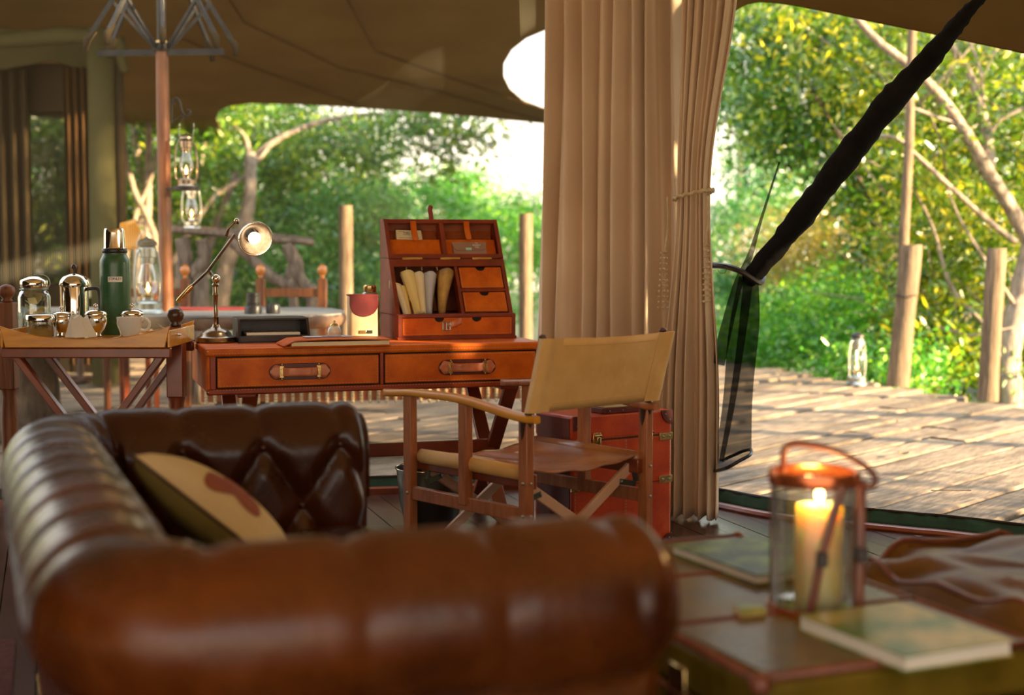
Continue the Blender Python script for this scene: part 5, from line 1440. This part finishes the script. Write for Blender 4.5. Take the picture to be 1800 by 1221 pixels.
# press pot
pp_ = thing('press_pot', 'silver press pot with domed lid behind the sugar bowls', 'press pot', tpos(131, 5.80))
MB().lathe([(.048, 0), (.050, .01), (.050, .19), (.048, .195)], n=36).build('body', M_silver, pp_, smooth=40)
MB().lathe([(.058, .192), (.060, .200), (.056, .215), (.045, .232), (.022, .243), (.006, .246)], n=36).build('dome_lid', M_silver, pp_, smooth=60)
MB().lathe([(.004, .245), (.004, .262), (.010, .266), (.011, .274), (.006, .282), (.001, .284)], n=16).build('knob', M_darkwood, pp_, smooth=60)
for a in range(4):
    t = a * PI / 2 + .5; MB().bar((.053 * math.cos(t), .053 * math.sin(t), 0), (.053 * math.cos(t), .053 * math.sin(t), .195), .007, .004).build('frame_strip', M_silver, pp_)
MB().tube(interp([(.05, 0, .18), (.085, .01, .185), (.098, .012, .16), (.098, .012, .06), (.085, .01, .035), (.05, 0, .04)], 24), .007, 8).build('handle', M_black, pp_, smooth=180)
# large clip-top jar
jr = thing('glass_jar', 'large clip-top glass jar at the left end of the tray', 'jar', tpos(60, 5.78))
MB().shell([(.058, 0), (.064, .012), (.064, .150), (.056, .170), (.048, .178), (.048, .19)], n=32).build('body', M_glassj, jr, smooth=60)
MB().lathe([(.050, .186), (.054, .190), (.054, .215), (.050, .220), (.030, .232), (.010, .236)], n=32).build('lid', M_silver, jr, smooth=60)
mb = MB(); mb.tube([(.055 * math.cos(2*PI*i/32), .055 * math.sin(2*PI*i/32), .182) for i in range(32)], .0022, 6, closed=True)
mb.tube(interp([(.056, -.02, .18), (.066, 0, .205), (.05, .0, .236), (0, 0, .242)], 12), .002, 6); mb.build('wire_clip', M_steel, jr, smooth=180)
r_ = random.Random(12)
for k in range(9):
    o = MB().bb((-.022, -.014, -.002), (.022, .014, .002)).build('sachet', M_yellow if k % 3 else M_cream, jr, bevel=.001)
    o.location = (r_.uniform(-.03, .03), r_.uniform(-.03, .03), .03 + k * .013); o.rotation_euler = (r_.uniform(.5, 1.6), r_.uniform(-.6, .6), r_.uniform(0, 3))
# three sugar bowls
def bowl(label, px, D, s=1.0):
    rt = thing('sugar_bowl', label, 'bowl', tpos(px, D), 0, 'silver lidded bowls on the tray')
    S = lambda pr: [(a * s, b * s) for a, b in pr]
    MB().lathe(S([(.022, 0), (.026, .005), (.018, .012), (.034, .030), (.043, .055), (.044, .072), (.040, .084)]), n=32).build('body', M_silver, rt, smooth=60)
    MB().lathe(S([(.043, .083), (.045, .087), (.040, .098), (.024, .106), (.006, .109)]), n=32).build('lid', M_silver, rt, smooth=60)
    MB().lathe(S([(.004, .108), (.004, .114), (.009, .119), (.009, .126), (.001, .131)]), n=14).build('knob', M_silver, rt, smooth=60)
bowl('silver lidded bowl between the jar and the press pot', 108, 5.62, .92)
bowl('silver lidded bowl standing before the thermos, behind the napkin', 168, 5.60, 1.0)
bowl('silver lidded bowl right of the thermos behind the white cup', 232, 5.62, 1.0)
# low jar with metal band
lj = thing('glass_tumbler', 'low glass canister with a silver band at the front left of the tray', 'jar', tpos(72, 5.55))
MB().shell([(.050, 0), (.056, .008), (.056, .062)], n=32).build('body', M_glassj, lj, smooth=60)
MB().lathe([(.058, .062), (.059, .066), (.059, .086), (.055, .090), (.02, .092)], n=32).build('band_lid', M_silver, lj, smooth=60)
MB().lathe([(.045, .004), (.048, .035), (.03, .05)], n=20).build('contents', M_gold, lj, smooth=60)
# crumpled napkin / tea bag packet
nk = thing('napkin', 'crumpled white napkin standing at the front of the tray', 'napkin', tpos(137, 5.50) + Vector((0, 0, .005)))
def nkf(a, b):
    t = 2 * PI * a; z = b
    r__ = (.050 - .022 * z) * (1 + .16 * math.sin(3 * t + 1) + .08 * math.sin(7 * t + 4 * z)); 
    return (r__ * 1.15 * math.cos(t), r__ * .6 * math.sin(t), .078 * z * (1 + .10 * math.sin(4 * t)))
mb = MB(); mb.grid(nkf, 40, 8, closeu=True)
mb.add([nkf(i / 40, 1) for i in range(40)], [tuple(range(40))])
mb.build('cloth', M_paper, nk, smooth=25)
# cup with spoon/tea string
cu = thing('tea_cup', 'white china tea cup with a tea-bag string at the front of the tray', 'cup', tpos(227, 5.50))
MB().shell([(.020, .0), (.026, .004), (.036, .018), (.046, .045), (.050, .082), (.0485, .082), (.044, .045), (.034, .020), (.001, .012)], n=36).build('bowl', M_china, cu, smooth=60)
MB().tube(interp([(.044, 0, .068), (.062, -.004, .076), (.078, -.006, .062), (.074, -.004, .040), (.058, 0, .030), (.040, 0, .034)], 20), .006, 8).build('handle', M_china, cu, smooth=180)
MB().tube(interp([(-.028, -.040, .083), (-.036, -.046, .060), (-.024, -.052, .035), (-.020, -.060, .012), (-.045, -.066, .006)], 20), .0014, 5).build('tea_string', M_white, cu, smooth=180)
sp = thing('teaspoon', 'silver teaspoon leaning at the right end of the tray', 'spoon', tpos(288, 5.56))
MB().tube([(-.03, 0, .052), (.0, 0, .035), (.05, 0, .012)], [.003, .0025, .002], 6).build('handle', M_silver, sp, smooth=180)
MB().ball((.055, 0, .010), .012, 12, .4).build('bowl', M_silver, sp, smooth=180)

# ================================================================== CHESTERFIELD SOFA
SO = Vector((-.52, 1.87, 0)); SL = 1.73; SD = .775; RC = .17
sofa = thing('sofa', 'brown tufted leather chesterfield sofa with rolled arms and back in the foreground', 'sofa', SO, R(21))
arc = PI / 2 * RC
Ltot = (SD - RC) * 2 + (SL - 2 * RC) + 2 * arc
def pathpt(s):
    """centre line: far arm front -> far corner -> back -> near corner -> near arm front; returns point, outward normal"""
    a = SD - RC
    if s < a: return Vector((SD - s, SL, 0)), Vector((0, 1, 0))
    s -= a
    if s < arc:
        t = s / RC; c = Vector((RC, SL - RC, 0)); n_ = Vector((-math.sin(t), math.cos(t), 0)); return c + n_ * RC, n_
    s -= arc; b = SL - 2 * RC
    if s < b: return Vector((0, SL - RC - s, 0)), Vector((-1, 0, 0))
    s -= b
    if s < arc:
        t = s / RC; c = Vector((RC, RC, 0)); n_ = Vector((-math.cos(t), -math.sin(t), 0)); return c + n_ * RC, n_
    s -= arc
    return Vector((RC + s, 0, 0)), Vector((0, -1, 0))
RR = .122; ZC = .622
# cross-section: (offset outward, z, normal offset, normal z, v coordinate)
PROF = []
for i in range(26): z = .36 + (ZC - .36) * i / 26; PROF.append((-RR + .012 * (1 - i / 26), z, -1, 0))
for i in range(61):
    t = PI - (PI * 1.42) * i / 60
    PROF.append((RR * math.cos(t), ZC + RR * math.sin(t), math.cos(t), math.sin(t)))
cum = [0]
for a, b in zip(PROF, PROF[1:]): cum.append(cum[-1] + math.hypot(b[0] - a[0], b[1] - a[1]))
VIN = ZC - .36           # length of the inner flat face
DSX, ROW = .100, .155
def tuft(s, v):
    # inner face: diamond lattice of buttons; over the roll: straight pleats
    x_ = s / DSX; yv = (v - .130) / (2 * ROW)
    a = x_ / 1.0 * .5 + yv; b = x_ * .5 - yv
    da = abs(math.sin(PI * a * 1.0)); db = abs(math.sin(PI * b * 1.0))
    dia = (min(1, da * 1.5) ** .55) * (min(1, db * 1.5) ** .55)
    # pleats run from the upper row of buttons over the roll
    sh = (.130 + ROW - .130) / (2 * ROW)
    pl = abs(math.sin(PI * (s / DSX / 1.0 + 0.0) * .5 + PI * (.5))) if 0 else abs(math.sin(PI * (s / DSX * .5 - sh)))
    pl = min(1, pl * 1.6) ** .5
    k = ss(.130 + ROW - .02, .130 + ROW + .05, v)
    fade = 1 - .6 * ss(VIN + RR * 2.2, VIN + RR * 3.2, v)
    return dia * (1 - k) + pl * k * 1.0, fade, k
def section(s0, s1, nm, endcap=None):
    n_ = max(12, int((s1 - s0) / .0085)); m_ = len(PROF)
    vs = []
    for i in range(n_ + 1):
        s = s0 + (s1 - s0) * i / n_
        p, nr = pathpt(s)
        # rounding towards the arm fronts
        e = min(s, Ltot - s); er = math.sqrt(max(0, 1 - (1 - min(1, e / .045)) ** 2)) if e < .045 else 1
        er = .72 + .28 * er
        s_loc = s - Ltot / 2
        for j, (o_, z, no, nz) in enumerate(PROF):
            h, fade, k = tuft(s_loc, cum[j])
            amp = (.034 * (1 - k) + .014 * k) * fade
            d = (h - .78) * amp
            oo = o_ * (er if j > 26 else 1) + no * d - (1 - er) * .0
            zz = ZC + (z - ZC) * er if j > 26 else z
            zz += nz * d
            if j <= 26: oo = o_ * (er + (1 - er) * (1 - j / 26) * .6) + no * d
            vs.append(p + nr * oo + Vector((0, 0, zz)))
    fs = [(i*m_+j, (i+1)*m_+j, (i+1)*m_+j+1, i*m_+j+1) for i in range(n_) for j in range(m_ - 1)]
    mb = MB(); mb.add(vs, fs)
    return mb.build(nm, M_sofa, sofa, smooth=180)
sA = SD - RC + arc / 2; sB = Ltot - sA
section(0.0, sA, 'arm'); section(sA, sB, 'back'); section(sB, Ltot, 'arm')
# buttons
def onsurf(s, v):
    j = min(range(len(cum)), key=lambda q: abs(cum[q] - v)); o_, z, no, nz = PROF[j]
    p, nr = pathpt(s); return p + nr * o_ + Vector((0, 0, z)), nr * no + Vector((0, 0, nz))
kk = -14
for kx in range(-16, 17):
    for row in (0, 1):
        if (kx + row) % 2: continue
        s = kx * DSX + Ltot / 2; v = .130 + row * ROW
        if not (.05 < s < Ltot - .05): continue
        p, n_ = onsurf(s, v)
        MB().ball(p - n_ * .020, .011, 10).build('button', M_sofa, sofa, smooth=180)
# outer shell under the roll, front facings, plinth, seat
mb = MB(); vs = []; n_ = 120
for i in range(n_ + 1):
    p, nr = pathpt(Ltot * i / n_)
    for (o_, z) in ((.035, .535), (.040, .40), (.045, .12), (-.10, .12)): vs.append(p + nr * o_ + Vector((0, 0, z)))
mb.add(vs, [(i*4+j, (i+1)*4+j, (i+1)*4+j+1, i*4+j+1) for i in range(n_) for j in range(3)])
mb.build('outer_panel', M_sofa, sofa, smooth=40, solid=.006)
mb = MB()
for i in range(0, 400):
    s = Ltot * i / 400; p, nr = pathpt(s); mb.ball(p + nr * .047 + Vector((0, 0, .128)), .0055, 6)
tag(mb.build('nailheads', M_brass, sofa, smooth=180), kind='stuff')
for y_, sg in ((SL, 1), (0, -1)):
    pts = [(-.075, .12), (.04, .12), (.036, .52)] + [(.095 * math.cos(t), ZC + .095 * math.sin(t)) for t in [-PI * .28 + (PI * 1.28) * i / 24 for i in range(25)]] + [(-.092, .5)]
    M_ = Matrix.Translation((SD - .02, y_, 0)) @ (Matrix(((0,0,1,0),(sg,0,0,0),(0,1,0,0),(0,0,0,1))))
    MB().prism(pts, 0, .028, M_).build('front_facing', M_sofa, sofa, bevel=.008, seg=3)
    mb = MB(); mb.tube([M_ @ Vector((a * .93, ZC + (b - ZC) * .93 if b > .5 else b, .030)) for a, b in pts[2:]], .004, 6); mb.build('piping', M_sofa, sofa, smooth=180)
MB().bb((.08, .10, .10), (SD - .03, SL - .10, .30)).build('seat_base', M_sofa, sofa, bevel=.02)
for k in range(2):
    y0 = .135 + k * (SL - .27) / 2; y1 = y0 + (SL - .27) / 2 - .006
    def cf(a, b, y0=y0, y1=y1): return None
    MB().bb((.11, y0, .30), (SD + .01, y1, .445)).build('seat_cushion', M_sofa, sofa, bevel=.045, seg=5)
for x_ in (.05, SD - .06):
    for y_ in (.02, SL - .02): MB().lathe([(.018, 0), (.032, .03), (.036, .07), (.030, .12)], (x_, y_, 0), 16).build('bun_foot', M_darkwood, sofa, smooth=60)

# throw pillow leaning in the corner
pw = thing('throw_pillow', 'cream throw pillow with a dark brown print leaning against the sofa back', 'pillow', (0, 0, 0))
PWc = Vector((-.650, 3.12, .558))
pn = Vector((.60, .21, .77)).normalized()        # face direction
px3 = Vector((0.30, .90, 0)); px3 = (px3 - pn * px3.dot(pn)).normalized(); pz = pn.cross(px3) * -1
if pz.z < 0: pz = -pz
px3 = pz.cross(pn)
pw.matrix_world = Matrix.Translation(PWc) @ Matrix((px3, pz, pn)).transposed().to_4x4() @ Matrix.Rotation(R(8), 4, 'Z')
def pil(sgn, k=1.0, cut=1.0):
    def f(a, b):
        x_ = (2 * a - 1) * cut; y_ = (2 * b - 1) * cut
        q_ = (1 - x_ ** 2) * (1 - y_ ** 2)
        hgt = .075 * max(0, q_) ** .42
        sx = 1 - .07 * (1 - x_ ** 2) * abs(y_) ** 2 * 0; pinch = 1 - .10 * (1 - abs(y_) ** 2) * abs(x_) ** 2 - .0
        return (.20 * x_ * (1 - .06 * (1 - y_ ** 2)),   .19 * y_ * (1 - .06 * (1 - x_ ** 2)), sgn * (hgt * k + .0005 + (.002 if cut < 1 else 0)))
    return f
MB().grid(pil(1), 24, 24).build('front_cover', M_pillow, pw, smooth=180)
MB().grid(pil(-1), 24, 24).build('back_cover', M_pillowb, pw, smooth=180)
mb = MB(); loop = []
f_ = pil(1)
for i in range(80):
    t = i / 20; k = int(t) % 4; u_ = t - int(t)
    a, b = [(u_, 0), (1, u_), (1 - u_, 1), (0, 1 - u_)][k]; p = f_(a, b); loop.append(Vector((p[0], p[1], 0)))
MB().tube(loop, .0045, 6, closed=True).build('piping', M_darkwood, pw, smooth=180)
def prn(a, b):
    r__ = .42 * b * (1 + .25 * math.sin(3 * 2 * PI * a + .8) + .12 * math.sin(5 * 2 * PI * a)); x_ = -.42 + r__ * math.cos(2 * PI * a) * 1.0; y_ = -.05 + r__ * math.sin(2 * PI * a) * .9
    p = pil(1)((x_ + 1) / 2, (y_ + 1) / 2); return (p[0], p[1], p[2] + .0015)
MB().grid(prn, 48, 8, closeu=True).build('animal_print', M_print, pw, smooth=180)

# ================================================================== COFFEE TRUNK, BOOKS, CANDLE, OTTOMAN
CZ = .46
def CG(px, py, z=CZ): return G(px, py, z)
c00 = Vector((.30, 2.02, 0))
ct = thing('coffee_trunk', 'olive leather trunk table with red piping beside the sofa arm', 'trunk table', (.40, 2.25, 0), R(22))
LW, LD = .56, 1.00
MB().bb((0, 0, .03), (LW, LD, CZ - .10)).build('body', M_cofftop, ct, bevel=.015, seg=3)
MB().bb((-.006, -.006, CZ - .095), (LW + .006, LD + .006, CZ - .008)).build('lid', M_cofftop, ct, bevel=.018, seg=3)
for k, (y0, y1) in enumerate(((.012, .325), (.345, .665), (.685, LD - .012))):
    MB().bb((.014, y0, CZ - .012), (LW - .014, y1, CZ)).build('top_panel', M_cofftop, ct, bevel=.006, seg=3)
for y_ in (.002, .335, .675, LD - .002):
    MB().tube([(.0, y_, CZ - .004), (LW, y_, CZ - .004)], .0085, 10).build('piping', M_coffpipe, ct, smooth=180)
for x_ in (.0, LW):
    MB().tube([(x_, 0, CZ - .006), (x_, LD, CZ - .006)], .0085, 10).build('piping', M_coffpipe, ct, smooth=180)
for z in (CZ - .10,):
    MB().tube([(-.006, 0, z), (-.006, LD, z)], .007, 8).build('piping', M_coffpipe, ct, smooth=180)
    MB().tube([(0, -.006, z), (LW, -.006, z)], .007, 8).build('piping', M_coffpipe, ct, smooth=180)
for x_ in (0, LW):
    for y_ in (0, LD): MB().ball((x_, y_, CZ - .012), .020, 12).build('corner_cap', M_coffpipe, ct, smooth=180)
for y_ in (.26, .76): MB().bb((-.012, y_ - .03, CZ - .14), (-.004, y_ + .03, CZ - .05)).build('latch', M_brass, ct, bevel=.003)

def book(name, label, corners, th_, cover, z0=CZ, pic=None):
    """four top corners on the level of the table, in order"""
    pts = [Vector((p.x, p.y, 0)) for p in corners]; c = sum(pts, Vector()) / 4
    rt = thing(name, label, 'book', (c.x, c.y, z0))
    loc = [p - c for p in pts]
    MB().prism([(p.x, p.y) for p in loc], 0, .003).build('back_cover', cover, rt)
    MB().prism([(p.x * .975, p.y * .975) for p in loc], .003, th_ - .003).build('page_block', M_paper, rt)
    MB().prism([(p.x, p.y) for p in loc], th_ - .003, th_).build('front_cover', cover, rt, bevel=.001)
    return rt
M_cov1 = mat('dark_photo_cover', (.010, .025, .008), (.20, .34, .04), spec=.2, rough=.40, scale=9, coat=.15, detail=5, lo=.42, hi=.66, objrand=0)
M_cov2 = mat('green_photo_cover', (.10, .19, .015), (.50, .42, .12), spec=.2, rough=.40, scale=8, coat=.15, detail=6, lo=.40, hi=.62)
Z1 = CZ + .022; Z2 = CZ + .028
def rect(p0, ex, w_, d_): ex = ex.normalized(); ey = Vector((-ex.y, ex.x, 0)); return [p0, p0 + ex * w_, p0 + ex * w_ + ey * d_, p0 + ey * d_]
nA, eA = CG(1318, 1050, Z1), CG(1395, 1022, Z1)
book('picture_book', 'glossy book with a dark green wildlife photo cover behind the candle', rect(Vector((.50, 2.87, 0)), Vector((.905, .424, 0)), .23, .33), .022, M_cov1)
book('picture_book', 'thick book with a bright green photo cover in front of the ottoman', rect(Vector((.640, 2.27, 0)), Vector((.9, .42, 0)), .23, .29), .028, M_cov2)
mbx = CG(1318, 1082)
mbo = thing('matchbox', 'small matchbox lying on the trunk beside the candle jar', 'matchbox', (mbx.x, mbx.y + .01, CZ), .3)
MB().bb((-.026, -.018, .001), (.026, .018, .017)).build('sleeve', M_cov2, mbo, bevel=.001)
MB().bb((-.0265, -.0165, .003), (.0275, .0165, .015)).build('drawer', M_cream, mbo)

# candle lantern
ck = CG(1428, 1068)
cj = thing('candle_lantern', 'glass cylinder candle lantern with copper rim and leather straps', 'candle holder', (ck.x, ck.y, CZ))
CR, CHH = .083, .262
MB().shell([(CR - .002, .004), (CR, .01), (CR, CHH), (CR - .003, CHH), (CR - .003, .01), (.001, .006)], n=48).build('glass', M_glass, cj, smooth=60)
MB().shell([(CR + .003, CHH - .020), (CR + .005, CHH - .004), (CR + .002, CHH + .006), (CR - .006, CHH + .004), (CR - .004, CHH - .016), (CR + .003, CHH - .020)], n=48).build('rim', M_copper, cj, smooth=60)
MB().shell([(CR + .003, .0), (CR + .003, .012), (CR + .001, .012)], n=48).build('foot_ring', M_copper, cj, smooth=60)
MB().lathe([(.043, .006), (.045, .010), (.045, .195), (.042, .202), (.030, .200), (.012, .196), (.001, .196)], (.010, 0, 0), 36).build('candle', M_wax, cj, smooth=60)
MB().cyl((.010, 0, .196), (.011, 0, .210), .0016, n=6).build('wick', M_black, cj)
MB().lathe([(.001, .203), (.006, .210), (.0085, .219), (.006, .232), (.001, .250)], (.0105, 0, 0), 14).build('flame', M_flame, cj, smooth=180)
lamp(Vector((ck.x + .010, ck.y, CZ + .222)), 7.0, (1, .52, .18), .010, 'candle_light')
lamp(Vector((ck.x + .010, ck.y, CZ + .150)), .0, (1, .52, .18), .02, 'candle_glow') if 0 else None
# straps crossing the glass and the loop handle
def strap(pts, w_=.009, nm='strap', m_=None):
    MB().tube(interp(pts, 20), w_, 8, flat=.35, up=(0, 1, 0)).build(nm, m_ or M_coffpipe, cj, smooth=180)
def cyls(t, z, r=CR + .006): return Vector((r * math.cos(t), r * math.sin(t), z))
strap([cyls(-1.15, CHH - .01), cyls(-1.35, .20), cyls(-1.60, .12), cyls(-1.75, .05), cyls(-1.85, .004)], .0085)
strap([cyls(-.25, CHH - .01), cyls(-.22, .20), cyls(-.30, .13), cyls(-.35, .07), cyls(-.40, .004)], .0085)
MB().bb((-.010, -.012, -.014), (.012, .004, .014)).build('strap_keeper', M_blackl, cj, bevel=.003).location = cyls(-1.62, .115)
MB().bb((-.010, -.012, -.014), (.012, .004, .014)).build('strap_keeper', M_blackl, cj, bevel=.003).location = cyls(-.32, .11)
hp = [(-CR * .60, .04, CHH - .005), (-CR * .62, .04, CHH + .035), (-.03, .03, CHH + .052), (.03, .0, CHH + .045), (.085, -.02, CHH + .020), (.108, -.03, CHH - .004), (.100, -.032, CHH - .022), (.078, -.03, CHH - .012)]
MB().tube(interp(hp, 40), .0065, 10).build('loop_handle', M_coffpipe, cj, smooth=180)

# leather ottoman cushion at right
oc_ = G(1700, 1045, .47)
ot = thing('ottoman', 'wrinkled brown leather ottoman at the right edge behind the picture book', 'ottoman', (1.20, 3.06, 0), R(22))
def otf(a, b):
    # superellipse pouffe
    t = 2 * PI * a; ph = -PI / 2 + PI * b
    cx_, sx_ = math.copysign(abs(math.cos(t)) ** .45, math.cos(t)), math.copysign(abs(math.sin(t)) ** .45, math.sin(t))
    cz = abs(math.cos(ph)) ** .35; sz = math.copysign(abs(math.sin(ph)) ** .6, math.sin(ph))
    X_, Y_ = cx_ * cz, sx_ * cz
    wz = .014 * math.sin(X_ * 7 + Y_ * 4) * math.sin(Y_ * 8 - X_ * 3) + .006 * math.sin(X_ * 17 + 1 + 2 * math.sin(Y_ * 5)) * math.sin(Y_ * 13)
    return (.40 * cx_ * cz * (1 + wz * .5), .42 * sx_ * cz * (1 + wz * .5), .255 + .215 * sz + (wz * 1.3 if b > .5 else 0) - (.02 * (1 - (cx_*cz) ** 2) if b > .8 else 0))
MB().grid(otf, 120, 50, closeu=True).build('body', M_ottoman, ot, smooth=180)
pts = [Vector(otf(i / 100, .80)) for i in range(100)]
MB().tube(pts, .007, 6, closed=True).build('piping', M_coffpipe, ot, smooth=180)

# dark red rug at the left
rg = MB().box((0, 0, .006), (1.8, 3.6, .012)).build('rug', M_rug, None, bevel=.004)
rg.location = (-1.75, 2.1, 0); rg.rotation_euler = (0, 0, A18)
tag(rg, 'dark red patterned rug on the floor behind the sofa back', 'rug')
